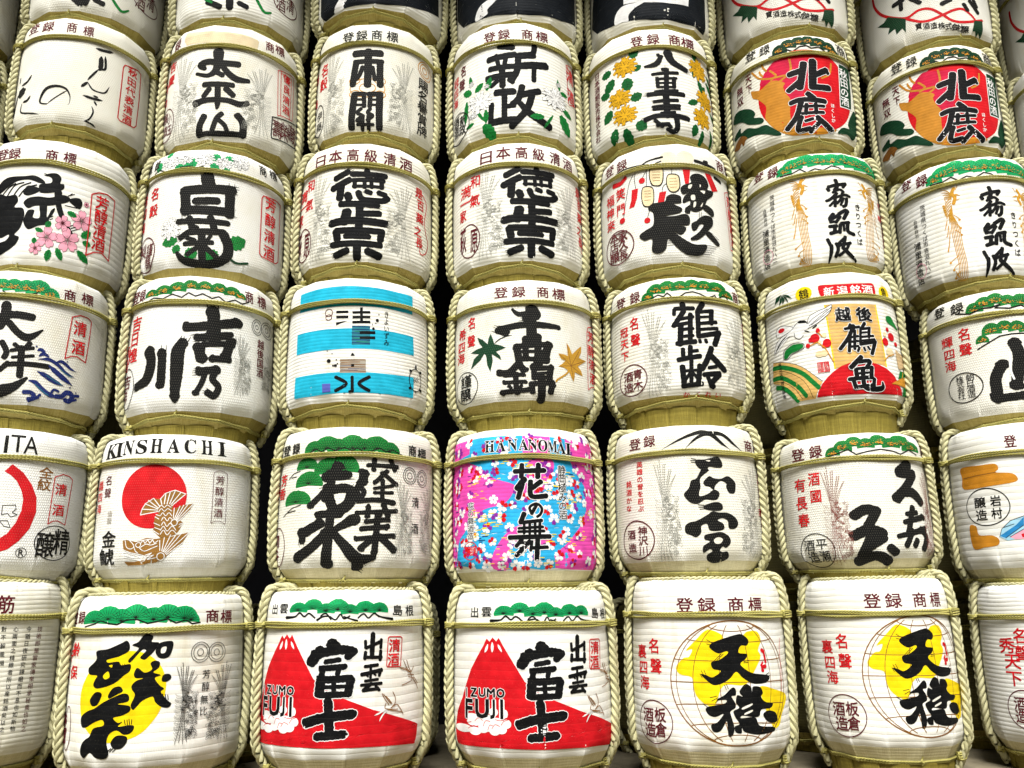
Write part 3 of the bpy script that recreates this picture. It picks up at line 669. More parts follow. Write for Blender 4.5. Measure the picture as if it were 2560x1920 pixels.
LAB={'A0':'top row barrel above the thin cursive writing, with green tail and round seal',
'B0':'top row barrel above the tan wood patch barrel, black strokes with a green tail',
'C0':'leftmost of the three top row barrels in blue-black wrapping with a white crescent',
'D0':'middle one of the three top row barrels in blue-black wrapping',
'E0':'top row barrel in blue-black wrapping with a white paper label and crescent',
'F0':'left top row barrel with red looped cord and green tassels',
'G0':'right top row barrel with red looped cord and green tassels, fully in view',
'H0':'top row barrel at the far right with red cord, cut off',
'Z0':'barrel at the left end of the top row, cut off by the photo edge',
'A1':'barrel with thin scattered cursive brush writing and a long red seal',
'B1':'barrel with a tan wood patch on top and three broad black characters',
'C1':'barrel with two tall black characters over a faint gold emblem between grey phoenixes',
'D1':'barrel with two black characters between white chrysanthemums with green leaves',
'E1':'barrel with yellow chrysanthemums and green leaves on both sides of black characters',
'F1':'left one of the two barrels with a red sun disc, golden deer and green banner',
'G1':'right one of the two barrels with a red sun disc, golden deer and green banner',
'H1':'barrel at the right photo edge beside the red sun and deer barrel, mostly cut off',
'Z1':'barrel at the left photo edge of which only the side rope shows',
'A2':'barrel with pink cherry blossoms under rough black brush characters, at the left edge',
'B2':'barrel with white chrysanthemum frieze on top and two heavy black characters',
'C2':'left one of the two barrels with six maroon characters across the top',
'D2':'right one of the two barrels with six maroon characters across the top',
'E2':'barrel with paper lanterns, red strips and bold slanting black characters',
'F2':'left one of the two barrels with golden phoenixes and green and gold pine top',
'G2':'right one of the two barrels with golden phoenixes and green and gold pine top',
'H2':'plain barrel just beyond the photo edge',
'Z2':'plain barrel just beyond the photo edge',
'A3':'barrel with navy blue waves beside thick black brush characters, at the left edge',
'B3':'barrel with three knobbly black characters and grey coin seals at its right',
'C3':'barrel with three turquoise bands and black bar-shaped characters',
'D3':'barrel with a dark green maple leaf and a golden maple leaf',
'E3':'barrel with two dense black characters between grey phoenixes under a gilded pine',
'F3':'barrel with a flying crane, golden panel and red rising sun',
'G3':'barrel with a large black mountain character below pine boughs, at the right edge',
'H3':'plain barrel just beyond the photo edge',
'Z3':'plain barrel just beyond the photo edge',
'A4':'white barrel with part of a thick red ring and Latin capitals, at the left edge',
'B4':'white barrel with a golden fish on a red sun disc and Latin capitals on top',
'C4':'barrel with green pine fans and very thick knobbly black characters',
'D4':'barrel wrapped in pink and turquoise cherry blossom print with Latin capitals',
'E4':'barrel with a black mountain outline on top and two rounded black characters',
'F4':'barrel with reddish long-tailed phoenixes and three thick black characters spread apart',
'G4':'barrel with ochre clouds and a piece of blue kimono, at the right edge',
'H4':'plain barrel just beyond the photo edge',
'Z4':'plain barrel just beyond the photo edge',
'A5':'bottom row barrel covered in columns of small writing, at the left edge',
'B5':'bottom row barrel with black brush writing over a yellow sun disc',
'C5':'left one of the two bottom row barrels with a red mountain and white clouds',
'D5':'right one of the two bottom row barrels with a red mountain and white clouds',
'E5':'left one of the two bottom row barrels with a brown globe grid and yellow continents',
'F5':'right one of the two bottom row barrels with a brown globe grid and yellow continents',
'G5':'bottom row barrel at the right edge with large red side characters and a round seal',
'H5':'plain barrel just beyond the photo edge',
'Z5':'plain barrel just beyond the photo edge'}
DATA=r'''@A1
T top_text maroon b 登録商標:-161,70,75,58;-73,64,60,63;43,55,47,58;117,48,45,56
K character black t:157,-35,15.2 190,-35,15.4 233,-27,15.8;183,-71,21.6 184,-132,21.5 174,-145,21.3;200,-63,11.5 205,-126,11.5 184,-139,11.4;174,-145,10 152,-181,9.9 135,-212,9.8;112,-253,13.5 136,-222,13.5;136,-222,7.4 159,-253,7.4 194,-258,7.5 217,-248,7.6 231,-213,7.7
K character black t:124,-296,13.4 163,-300,13.5 206,-296,13.8;166,-285,8.6 187,-287,8.7;172,-312,9.2 184,-330,9.2;164,-342,7.3 172,-370,7.3 159,-409,7.2 138,-424,7;139,-424,8.1 170,-429,8.2 191,-439,8.1
K character black t:57,-284,5.5 3,-329,5.7 -28,-358,5.9;-28,-357,15.8 -59,-350,11 -62,-326,11.1 -40,-281,16.2 2,-266,14.2 48,-276,10 69,-311,5.5 70,-347,4.9 63,-358,4.3
K character black t:-127,-193,12.1 -152,-222,12.8 -192,-229,14.8;-214,-178,10.2 -215,-211,9.9;-161,-259,42.1 -214,-277,52.4;-221,-271,14.8 -236,-332,16.2 -234,-385,14.8;-120,-304,13.2 -136,-324,13.7 -164,-325,14.9;-172,-329,8.1 -170,-377,8 -63,-406,6.1
L seal_frame red c 5.5:298,-60 382,-42 404,-48 398,-336 383,-355 300,-361 286,-351 290,-77
T seal_text red b 秋田代表清酒:347,-75,58,45;344,-128,58,45;342,-180,58,44;340,-231,57,44;338,-282,57,44;337,-333,56,43
@B1
P wood_patch tanpale n:-166,96 -82,78 -11,71 31,69 103,70 174,62 181,55 174,17 125,12 35,11 -58,15 -151,22 -169,50
T top_text maroon b 登録:-307,87,37,52;-224,57,53,60
T top_text maroon b 商標:236,56,46,51;295,66,57,53
G phoenix grey r:-226,-15 -71,-439
G phoenix grey l:119,-56 263,-404
K character black n:95,-83,29.5 27,-86,29.7 -35,-81,30.9 -68,-95,31.9 -48,-112,22.8;8,-34,50.2 9,-82,37.9 -1,-126,29.9 -33,-148,20.4 -84,-134,15.1;21,-87,23.8 51,-129,29.3 90,-155,31.1 142,-153,19.8;9,-133,24.6 30,-145,24.3
K character black n:-45,-191,25.4 76,-188,24;-22,-212,23.9 -45,-245,24.3;49,-209,27.8 79,-235,27.6;-80,-277,37 -36,-265,26.5 53,-263,25.3 108,-273,28.4 143,-259,22.6;13,-187,26 17,-274,25.6 15,-303,13.5
K character black n:-38,-340,29.5 -54,-383,29.5 -57,-422,32.4;-62,-423,23.8 26,-418,23.4 131,-414,23.5;103,-328,32.1 127,-360,32.2 129,-416,31.8;36,-328,23.7 15,-352,23.9 -2,-409,21.4;22,-354,20 51,-380,19.6 63,-410,19.5
T side_text red b 吉慶:-247,-48,62,48;-252,-112,62,48
T side_text red b 極歡:-304,-133,36,50;-293,-206,28,39
E seal_ring maroon 4:-262,-329,62.9,77.5
T seal_text maroon n 小玉醸造:-236,-305,39,49;-230,-359,37,48;-286,-292,68,52;-276,-352,59,51
L seal_frame red n 3.4:285,-40 303,-34 379,-17 402,-15 396,-237 372,-241 308,-254 291,-262 285,-40;304,-45 380,-35 373,-240;303,-36 308,-253
T seal_text red b 優良清酒:344,-56,51,42;344,-107,51,42;344,-159,51,41;344,-209,50,41
L seal_frame black c 5.7:261,-282 447,-235 473,-231 451,-340 427,-355 263,-384 259,-373
T seal_text maroon n 壽榮藏:293,-329,60,84;341,-319,60,84;404,-302,80,83
@C1
T top_text black b 登録商標:-115,42,62,56;-44,43,55,56;29,44,53,55;105,48,56,56
E emblem gold 3.5:-7,-235,82.6,47.4;-6,-235,38.1,23.7;-68,-196,26.0,18.0;53,-196,24.4,17.9;-66,-264,25.8,17.8;55,-264,24.3,17.7
G phoenix grey r:-270,4 -117,-453
G phoenix grey l:94,-55 228,-423
K character black n:-72,-54,37.3 51,-52,35.9;-8,-43,37.3 -6,-220,36.3;-71,-98,26.3 58,-95,25.4;-65,-102,33.3 -72,-159,33.3 -77,-215,33;49,-99,33.4 50,-166,33.2 53,-217,32.8;-33,-126,22.1 -46,-168,22.2 -61,-189,22.3;14,-127,20.7 27,-192,20.5
K character black n:-66,-267,34.9 -75,-360,34.9 -78,-428,33;-65,-264,23.3 -16,-267,22.7;-62,-292,11.6 -17,-295,11.3;-58,-320,12.7 -16,-322,12.4;-21,-270,21.6 -18,-329,21.4;1,-268,25.4 59,-263,25.4;9,-270,22.5 8,-329,22.4;10,-295,11.2 50,-292,11.2;11,-322,12.3 52,-319,12.3;53,-264,33.8 52,-349,33.6 56,-434,32;-32,-340,18.2 -50,-360,18.3 -26,-376,18 -51,-397,18 -21,-405,17.8;-23,-376,20.3 -25,-438,19.2;11,-341,17.9 -1,-361,17.9 23,-375,17.8 -2,-396,17.7;3,-376,20.1 6,-438,19.1;-49,-417,14 27,-417,13.7
T side_text red b 名穀:-266,-79,66,65;-270,-152,68,65
T side_text red b 轟四海:-367,-90,68,58;-383,-143,49,67;-343,-227,36,50
E seal_ring black 5:-296,-335,47.9,80.9
T seal_text black n 伊藤合醸:-289,-314,54,47;-290,-368,54,46;-366,-285,61,51;-363,-341,58,51
E emblem gold 3.8:307,-57,55.1,45.1;303,-57,37.9,32.6;300,-57,17.6,16.3
T side_text black b 賜名譽賞牌:294,-137,77,59;291,-199,76,59;290,-259,75,58;289,-319,74,57;289,-378,73,56
@D1
T top_text maroon b 登録:-128,43,60,54;-57,45,55,54
T top_text maroon b 商標:53,43,55,54;127,46,62,55
K character black n:-79,-15,31.7 -18,-27,31.2;-131,-76,32.6 -9,-64,31.1;-95,-61,22 -86,-110,21.7;-46,-62,22.7 -56,-108,22.6;-125,-126,29.3 -15,-124,28;-139,-171,32.4 -5,-165,30.7;-68,-125,31.1 -67,-220,30.6;-91,-192,22.7 -120,-212,22.9;-37,-192,22.3 -20,-206,22.1;86,-13,28.4 79,-50,28.1 56,-65,27.7;79,-61,35.1 8,-72,33.9;7,-69,30.5 2,-140,30.3 -22,-193,30;6,-124,34.8 142,-103,38.5;81,-120,24.4 78,-190,24.2
K character black n:-97,-250,33.8 -17,-252,33;-59,-254,27.7 -62,-396,27;-60,-323,23.1 -16,-321,23;-121,-304,27.3 -127,-391,26.9;-127,-392,34.7 -12,-389,33.3;22,-226,30.5 5,-285,30.2 -23,-314,30.1;15,-269,30.9 100,-241,32.5;70,-251,32.8 40,-341,32.1 -29,-418,30.9;4,-303,24.7 61,-361,36.8 154,-405,34.7
G leaves green n:-232,-169,-9,41,13;-143,-221,18,49,17;-235,-212,-46,21,21;-203,-213,36,26,18;-263,-253,-11,-88,18;-200,-313,37,-55,9;-150,-329,0,-52,15;-221,-369,-42,-6,11;-157,-401,39,-62,33
G chrys white n:-187,-276,64.8,50.9;-232,-167,16.6,14.4;-143,-207,13.0,11.6;-221,-332,22.9,15.0
G leaves green n:220,-196,-10,42,11;231,-208,42,-0,13;118,-362,-55,-9,17;168,-349,-40,-60,8;227,-333,54,-66,35;245,-291,59,-14,18
G chrys white n:191,-255,73.8,50.8;215,-175,16.0,12.2
T side_text maroon b 名聲:-291,-68,46,56;-302,-136,49,56
T side_text red b 冠四海:-366,-93,62,48;-367,-149,62,47;-368,-203,60,46
E seal_ring black 4.7:-339,-344,93.0,72.7
T seal_text black b 新政酒造:-294,-318,51,50;-298,-365,52,50;-358,-306,66,51;-358,-356,66,51
L seal_frame red c 3.8:282,-38 343,-19 375,-17 422,-192 298,-239 287,-230
T seal_text red b 清酒:324,-79,82,75;323,-187,80,73
@E1
T top_text maroon b 登録商標:-110,43,57,57;-33,45,56,58;71,47,63,59;145,47,78,61
G leaves leafgreen n:-146,-22,38,8,28;-253,-73,-48,-4,25;-238,-124,-42,-47,31;-168,-145,9,-54,33;-127,-108,28,18,18;-170,-194,20,37,24;-265,-192,-47,15,24;-144,-256,41,16,27;-255,-282,-39,-41,30;-234,-387,-24,-59,26;-183,-405,13,-73,28;-126,-386,37,-23,31
G chrys amber n:-174,-76,60.6,50.3;-207,-234,59.1,46.5;-184,-328,60.4,47.2
G leaves leafgreen n:180,-30,0,39,20;170,-96,-7,-32,14;197,-142,27,-55,21;271,-126,81,-66,21;213,-191,29,34,16;170,-256,-47,-22,17;286,-280,74,-52,17;156,-386,-10,-46,22;197,-408,0,-71,18;264,-382,25,-67,15;280,-84,72,-55,17
G chrys amber n:201,-80,60.7,54.0;236,-230,63.2,50.4;203,-335,57.5,51.3
K character black h:-1,-50,19.7 -28,-91,27.4 -77,-100,12.5;-16,-42,17.3 -4,-56,17.3;30,-31,43.8 52,-77,34.8 118,-107,28.5
K character black h:0,-119,17.2 24,-120,17.5;-46,-144,15.8 72,-132,17;-29,-171,12.4 64,-161,13.2;-26,-166,18.1 -25,-210,17.9;52,-163,21.4 50,-207,21.1;-20,-191,10.2 45,-187,10.6;-25,-212,11.2 51,-209,11.7;19,-120,24.4 11,-256,23.8;-39,-234,12.3 66,-225,13;-69,-248,22.2 -7,-245,22.5 94,-242,24.5
K character black h:9,-244,31.2 11,-358,30.9;-45,-286,16.6 63,-276,17.7;-53,-312,14.4 72,-302,15.4;-50,-326,13.3 71,-318,14.2;-17,-344,12.2 48,-338,12.7;-88,-373,24.3 -38,-359,24.3 41,-356,25.2 111,-363,27.3;-36,-405,19.6 8,-400,19.9;52,-361,26.6 56,-413,26.3 39,-435,24.8 7,-423,13.9;13,-399,18.8 23,-413,19;-45,-382,18.6 -14,-412,18.6
T side_text maroon b 日本酒類販売株式会社:-346,-43,45,35;-347,-80,45,35;-347,-118,45,35;-348,-156,45,34;-349,-193,44,34;-351,-230,43,33;-352,-266,43,33;-354,-303,43,33;-356,-339,43,33;-358,-375,42,32
L seal_frame red n 3.5:321,-286 350,-361;309,-84 321,-353
@G1
E sun_disc red 0:-46,-213,241.2,226.0
P dawn_patch magenta s:-213,-37 -181,-20 -113,-35 -34,-46 -52,-163 -91,-258 -133,-249 -152,-203 -166,-157 -225,-142 -272,-127 -249,-76
P amber_ground ochre s:-190,-362 -79,-404 71,-412 34,-434 -31,-443 -92,-441 -159,-425
P deer deer s:-326,-133 -301,-140 -268,-150 -218,-126 -183,-133 -152,-155 -161,-176 -149,-216 -133,-249 -139,-300 -140,-347 -128,-407 -159,-425 -195,-403 -230,-365 -258,-313 -249,-263 -256,-236 -290,-194 -317,-174
L antler deer s 9.9:-254,-97 -277,-81 -297,-54 -311,-34;-254,-82 -264,-66 -269,-50;-234,-60 -246,-42 -254,-18;-255,-97 -216,-110 -181,-113 -142,-114;-216,-67 -198,-88 -190,-104 -214,-120;-142,-115 -119,-87 -121,-29;-185,-145 -164,-134 -137,-114;25,-141 58,-123 74,-101 84,-54
P pine_bough darkgreen s:-500,-220 -470,-183 -401,-192 -336,-224 -310,-260 -319,-278 -281,-296 -267,-319 -291,-327 -354,-300 -404,-260
P pine_bough darkgreen s:-503,-298 -450,-287 -418,-285 -414,-314 -364,-314 -311,-340 -263,-343 -232,-368 -189,-414 -211,-419 -269,-391 -316,-376 -379,-365 -426,-327 -485,-321
P trunk brown s:-515,-359 -449,-334 -408,-333 -371,-362 -389,-373 -405,-390 -424,-367 -450,-386
P pine_bough darkgreen s:225,-270 185,-311 154,-365 159,-388 112,-394 83,-429 144,-423 203,-430 253,-329
P banner darkgreen n:133,-39 234,-32 196,-275 114,-280
L banner_edge white c 5:133,-39 234,-32 196,-275 114,-280
T banner_text white b 秋田の酒:165,-86,65,51;160,-139,61,50;155,-191,59,49;152,-242,57,48
T side_text white b ほくしか:66,-286,21,22;64,-313,21,22;63,-340,21,22;62,-366,21,22
K character black o:-127,-115,31.3 -67,-100,32.1;-58,-64,35.3 -70,-124,34.8 -85,-193,34.3;-80,-156,28.8 -137,-202,28;-13,-52,40.6 -25,-193,39.4;-17,-132,30.3 51,-96,33.5;-25,-194,32.3 54,-194,36;50,-99,20.1 60,-111,20.5
K character black o:-52,-229,28.9 -27,-253,29.5;-132,-270,25.7 -82,-258,26.1 25,-269,28.9;-84,-264,27.2 -113,-346,26.7 -159,-401,26.3;-76,-296,15.9 19,-295,17.4;-63,-285,19.4 -70,-334,19.3;-20,-285,20.2 -21,-333,20.1;-86,-332,16.9 14,-329,18.4;-92,-350,24.7 -110,-416,24.2 -57,-413,24.8;-18,-357,29.5 46,-421,30.7;-16,-388,23.4 -54,-429,22;-75,-373,16.9 -41,-363,17.3
T side_text maroon b 天下無双:-336,-52,41,49;-336,-109,41,48;-407,-85,54,48;-407,-142,53,48
G fans darkgreen g:-163,18,36.3,44.7;-121,40,39.0,49.2;-73,50,37.6,46.5;-23,52,40.3,47.1;27,43,45.0,48.0;78,27,45.4,41.4;105,9,33.9,27.9
L branch black n 5.7:-216,9 -156,13 -128,25 -103,9 -68,33 -34,36 -13,22 25,30 60,7 131,9
P sun_peek red s:-141,0 -103,12 -48,14 9,8 67,-5 7,-6 -50,-1 -104,0
T top_text black n 登録:-317,69,67,63;-236,63,55,61
T top_text black n 商標:173,49,79,76;245,55,44,61
@A2
T top_text maroon b 登録:-139,47,69,53;-74,43,59,51
T top_text maroon b 商標:86,37,50,53;158,41,50,53
P wave black s:-131,-95 -91,-66 -16,-63 27,-59 61,-73 75,-91 49,-91 10,-79 -38,-85 -73,-105 -123,-136
L wave_streaks black s 6.4:-113,-156 -78,-114 -47,-96;-78,-150 -51,-106 -12,-92;-50,-153 -24,-112 17,-92;-24,-154 1,-118 41,-101
P character black sm:52,-100 72,-92 98,-84 96,-64 73,-54 89,-44 116,-41 134,-58 132,-82 147,-84 147,-104 124,-121 85,-133 57,-131;114,-117 142,-117 142,-159 155,-202 173,-244 199,-284 206,-299 192,-312 177,-305 162,-278 143,-231 125,-183;1,-175 20,-159 56,-151 100,-151 147,-131 176,-140 168,-159 125,-179 91,-189 47,-194 21,-206 2,-190;172,-152 184,-137 212,-130 226,-146 221,-173 205,-175;64,-187 91,-183 97,-239 110,-206 123,-194 120,-216 106,-249 113,-268 70,-279 36,-298 20,-289 8,-266 11,-241 22,-215 46,-214 44,-244 70,-242;-8,-131 9,-105 54,-115 53,-131 19,-149 -3,-146
L bristles black n 3.6:167,-132 182,-117;174,-127 191,-117;160,-175 206,-176;76,-50 67,-48;81,-57 69,-56;187,-261 213,-244;192,-270 215,-256;196,-280 216,-268;109,-237 119,-230;110,-247 119,-241
P character black sm:-127,-148 -78,-150 -39,-147 -25,-174 -37,-201 -2,-206 9,-237 -1,-292 -21,-321 -1,-333 -11,-363 -43,-391 -85,-409 -91,-361 -55,-345 -47,-321 -97,-323
G sakura pink n:105,-325,42.0,48.6;184,-324,47.7,53.6;231,-226,43.3,46.2;159,-254,31.4,36.0;67,-377,24.4,27.6;243,-149,11.6,12.3
G leaves green n:176,-202,29,-12,14;100,-279,11,22,13;62,-293,25,-10,11;120,-382,-6,-38,15;149,-371,19,-38,14;232,-362,39,-35,17;240,-293,29,26,18;247,-316,28,-5,15;60,-354,0,20,11
L seal_frame red c 5.1:262,-93 293,-74 334,-66 381,-77 378,-355 335,-335 295,-345 263,-368
T seal_text red b 芳醇清酒:316,-116,68,62;315,-179,67,61;315,-241,66,60;315,-302,66,60
@B2
G leaves emerald n:-191,65,-9,-36,25;-154,90,19,30,21;-99,25,35,-0,17;-56,31,41,-8,20;-23,57,0,-40,23;62,79,24,-19,23;110,69,38,-0,23;56,32,28,-20,20;103,22,26,-11,17;174,69,26,17,17
G chrys white n:-127,56,50.2,30.8;-54,59,32.7,24.3;28,58,40.2,31.4;107,45,32.8,27.3;174,66,37.6,35.4
L branch black n 5.5:-227,25 -193,34 -153,14;-76,22 -35,22 -5,14 23,22
T top_text black b 商標:286,70,44,53;356,78,57,44
T top_text black b 登録:-278,67,31,40;-217,65,39,52
G leaves green n:-68,-323,-56,-10,27;-56,-351,-15,-28,21;150,-336,56,37,37;18,-379,-39,-16,31;67,-376,31,-30,32
L stem darkgreen s 10.3:141,-386 181,-409 231,-398
G chrys white n:-96,-272,43.6,47.7
K character black h:44,-32,55.7 52,-66,55.3;-49,-97,44.7 3,-90,42.9 147,-76,42.9;-44,-98,43.4 -32,-195,42.4;138,-82,41.7 140,-195,41.2;3,-145,34.5 89,-137,33.9;-42,-187,41.8 138,-183,40.2
K character black h:-62,-240,27.4 136,-235,25.8;-16,-226,30.4 -2,-269,30;67,-217,29.5 83,-263,29.4;15,-269,25.8 -47,-314,26.9;-7,-289,29.1 121,-279,28.6;122,-288,41.8 144,-343,42 133,-398,41.3 71,-431,35.9 -22,-420,32.4 -58,-382,15.4;-27,-343,22.3 79,-333,21.4;36,-288,31.4 45,-410,30.9;31,-352,21.5 -14,-391,21.8;48,-351,24.4 101,-399,24.1;-19,-316,19.2 11,-327,18.8;73,-301,14.6 60,-325,14.6
T side_text red b 名穀:-209,-77,63,59;-209,-157,62,58
T side_text red b 希四海:-306,-77,55,62;-300,-147,50,60;-297,-215,46,57
E seal_ring maroon 5.1:-239,-359,66.9,79.6
T seal_text maroon n 謹醸製:-206,-343,44,61;-215,-397,42,59;-269,-338,73,64
L seal_frame red c 5:292,-53 383,-39 421,-43 411,-327 390,-344 297,-345 285,-334 283,-68
T seal_text red b 芳醇清酒:341,-79,74,63;341,-157,73,62;341,-234,72,61;342,-310,72,60
@C2
T top_text maroon b 日本高級清酒:-194,45,82,64;-112,51,63,64;-31,49,55,62;47,47,54,62;132,45,58,62;214,42,70,62
G phoenix grey r:-255,1 -112,-437
G phoenix grey l:117,-54 261,-416
K character black h:-48,-33,28.8 -101,-60,30;-41,-72,30.9 -112,-107,32.7;-76,-101,35.2 -80,-155,35.1;-28,-45,27.2 113,-44,27.6;33,-27,26.9 37,-51,26.9;-27,-74,20.1 106,-67,20.2;-23,-103,15.2 100,-99,15.4;-17,-74,18.8 -17,-107,18.7;24,-74,17.5 25,-107,17.4;53,-72,17.5 54,-105,17.4;98,-66,21.3 97,-102,21.2;-46,-142,34.3 -39,-159,34.1;0,-132,27.9 21,-164,27.7 100,-163,28.2 125,-146,28.7;34,-126,23.1 51,-131,23.2;86,-127,25.8 114,-133,26.1
K character black h:-74,-184,30 81,-188,29;7,-192,34.5 9,-273,34.1;22,-230,28.5 91,-224,28.9;-46,-223,44.3 -55,-265,44.4;-113,-270,36.9 -35,-262,34.6 117,-267,35
K character black h:4,-286,31.8 11,-302,31.7;-90,-311,34.7 -84,-342,34.4;-90,-306,29.9 107,-307,28.9;103,-308,31.1 98,-345,31;-48,-333,25.4 50,-335,24.9;-104,-369,30.2 -3,-366,28.3 99,-369,28.6;2,-368,35 3,-430,33.9;-41,-399,30.7 -88,-416,31.7;46,-399,33.4 96,-419,33.6
T side_text red b 和氣:-249,-55,58,57;-253,-147,59,56
T side_text red b 満一家:-313,-89,75,58;-316,-141,74,57;-329,-198,49,57
E seal_ring maroon 5:-287,-329,61.3,75.7
T seal_text maroon b 原萩:-257,-332,45,111;-330,-315,45,116
L seal_frame red s 4.6:305,-60 334,-70 361,-104 339,-187 354,-243 376,-279 360,-327 325,-352 304,-348 305,-323
T side_text red b 是百薬之長:296,-66,54,50;308,-121,57,50;302,-186,55,49;289,-252,51,48;300,-304,53,48
@E2
T top_text maroon b 登録:-351,59,74,57;-262,52,60,54
T top_text maroon b 商標:248,47,77,59;323,56,47,49
E wood_patch tanpale2 0:-39,37,36.5,33.9;37,37,40.2,35.4
K branch black n:-172,8,6.6 -132,32,6.5 -65,43,10.7;-332,11,7.1 -254,25,6.1 -170,20,5.5 -127,16,5.4;83,29,15.1 131,23,16.1 196,13,18.6;132,33,18.9 146,33,19.4;-96,16,5.3 -71,24,5.3;190,-27,15.4 233,-36,17.6
L string black s 2.8:-191,-13 -195,-40 -189,-87;-200,-16 -226,-64 -258,-209;-136,-11 -140,-88;-26,-19 -27,-41;-139,-15 -158,-45;-51,-84 -67,-99 -73,-126;-124,-184 -140,-233;-241,26 -243,4
P paper_strip red n:-209,-86 -178,-87 -185,-132 -200,-169 -226,-171 -214,-135
P paper_strip red n:-84,-125 -54,-122 -67,-176 -93,-173
P paper_strip red n:22,-19 57,-16 46,-85 29,-86
P paper_strip red n:130,-21 162,-20 205,-89 167,-102
K paper_strip red n:-315,-30,23.1 -271,-34,21.1 -242,-18,20.2
E ball red 0:-159,-55,14.4,13.8;-265,-216,15.9,14.0;-142,-247,13.8,13.3
P lantern black s:-126,-46 -124,-13 -113,-1 -70,-8 -62,-22 -64,-66 -77,-93 -97,-94 -117,-84
P lantern cream s:-122,-47 -120,-16 -111,-7 -72,-12 -66,-23 -69,-66 -79,-87 -97,-89 -113,-80
P lantern black s:-165,-132 -161,-97 -148,-85 -119,-91 -107,-111 -108,-160 -119,-183 -142,-185 -158,-172
P lantern cream s:-161,-133 -157,-99 -146,-91 -122,-96 -111,-112 -112,-158 -122,-178 -142,-180 -155,-168
P lantern black s:-54,-84 -49,-51 -36,-40 -8,-42 6,-55 8,-97 -3,-122 -24,-130 -43,-120
P lantern cream s:-50,-84 -46,-54 -35,-45 -10,-47 1,-58 3,-97 -6,-117 -23,-125 -40,-117
L lantern_lines brown n 2.2:-109,-24 -76,-29;-111,-38 -77,-42;-110,-52 -79,-55;-110,-66 -80,-69;-149,-108 -120,-113;-148,-122 -120,-126;-150,-135 -120,-140;-150,-152 -123,-155;-38,-63 -9,-63;-38,-77 -6,-76;-38,-91 -7,-90;-37,-106 -10,-105
P character black sm:8,-107 24,-92 56,-78 53,-53 73,-35 103,-32 133,-47 146,-77 139,-99 170,-101 165,-123 134,-149 121,-174 103,-200 69,-216 47,-212 42,-226 22,-224 23,-202 44,-185 45,-166 18,-179 13,-168 23,-145 44,-125 19,-138 8,-125;118,-175 142,-179 163,-193 167,-214 154,-224 133,-213 109,-197
P brush_gap cream2 sm:45,-93 61,-88 53,-107 42,-107;99,-81 104,-88 98,-96;99,-112 124,-109 118,-124 109,-119;53,-141 70,-137 71,-158 54,-161;64,-172 75,-169 71,-189 61,-196;95,-186 109,-167 102,-187
P character black sm:47,-274 71,-257 91,-238 122,-224 154,-231 156,-262 132,-290 104,-321 74,-343 45,-349 41,-339 76,-312 103,-277 99,-268 84,-275 68,-299 50,-303;114,-316 132,-298 186,-336 190,-349 171,-354
P character black sm:-134,-187 -113,-173 -64,-170 -55,-148 -30,-137 4,-146 8,-168 4,-180 -26,-184 9,-205 -6,-227 -68,-238 -27,-240 20,-230 40,-244 35,-280 -9,-282 20,-290 19,-307 -3,-326 -31,-309 1,-339 55,-367 116,-364 89,-412 35,-418 9,-409 -23,-382 -56,-343 -66,-384 -89,-404 -114,-403 -128,-386 -125,-337 -157,-338 -179,-320 -176,-305 -146,-289 -117,-272 -115,-218 -133,-201
L bristles black n 2.2:116,-365 170,-362;110,-377 165,-372;105,-389 152,-385;97,-399 140,-396;87,-409 129,-406;-60,-352 -39,-351;-60,-361 -38,-360;-60,-372 -36,-371;88,-216 85,-239;98,-214 94,-236;132,-297 188,-325
T side_text red b 笑門:-271,-85,53,54;-272,-160,52,54
T side_text red b 福神來:-342,-93,61,51;-344,-153,61,51;-341,-213,59,50
E seal_ring maroon 5.3:-295,-334,86.2,76.9
T seal_text maroon b 家久長本店醸:-265,-286,52,49;-264,-327,52,49;-266,-375,52,48;-319,-281,64,49;-321,-327,64,49;-321,-373,63,48
L seal_frame red c 3.7:261,-77 307,-57 313,-70 354,-316 340,-332 287,-342
T seal_text red b 芳醇清酒:301,-109,42,58;307,-170,44,58;315,-230,46,56;328,-289,53,57
@F2
G fans emerald g:-227,34,38.5,42.3;-188,49,49.5,57.5;-135,56,55.0,66.7;-70,50,50.0,60.9;-8,50,53.0,61.5;52,47,59.6,62.5;115,41,72.8,64.2;187,36,95.8,61.0
L branch black n 5.9:-245,25 -190,22 -152,35 -124,11 -88,25 -54,12 -15,34 16,26 41,6 85,17 131,8 183,23 244,32
T top_text maroon b 登録:-379,83,72,55;-285,65,59,59
G goldbird birdgold r:-208,-2 -124,-451
G goldbird birdgold l:99,-31 223,-428
K character black n:-43,-83,16.3 -39,-93,16.4;-40,-75,16.4 -7,-66,16.8 39,-58,17.6;39,-60,15.6 26,-75,15.4;-5,-40,17.8 -0,-71,17.8 -14,-93,17.5;-22,-103,12.8 8,-88,13.2 26,-100,13.4;-5,-108,14.9 -34,-136,14.5 -53,-145,14.4;-23,-134,13.7 28,-115,14.4 53,-122,14.8;-13,-127,14.7 -18,-173,14.6;-18,-147,11.9 -41,-171,11.7;20,-105,13.3 10,-136,13.1 -8,-159,12.9;38,-133,16.4 31,-165,16.2 19,-174,16;24,-132,12.4 8,-166,12.1
K character black n:-30,-212,17.1 -46,-233,16.9 -44,-245,16.9;-41,-239,16 -5,-216,16.4;-4,-211,17.4 27,-193,18 36,-202,18.1;31,-207,18 15,-235,17.6;-1,-225,14.7 -21,-254,14.4;-46,-253,12.4 -16,-249,12.7;-50,-274,16.8 -20,-271,17.1;-27,-273,17 -31,-302,16.9;-48,-308,17.7 -21,-300,17.9;-3,-266,17.3 -9,-304,17.2;2,-259,16.5 36,-253,17.1;31,-258,17.9 29,-297,17.8 55,-311,18.4;12,-269,12.9 12,-293,12.9
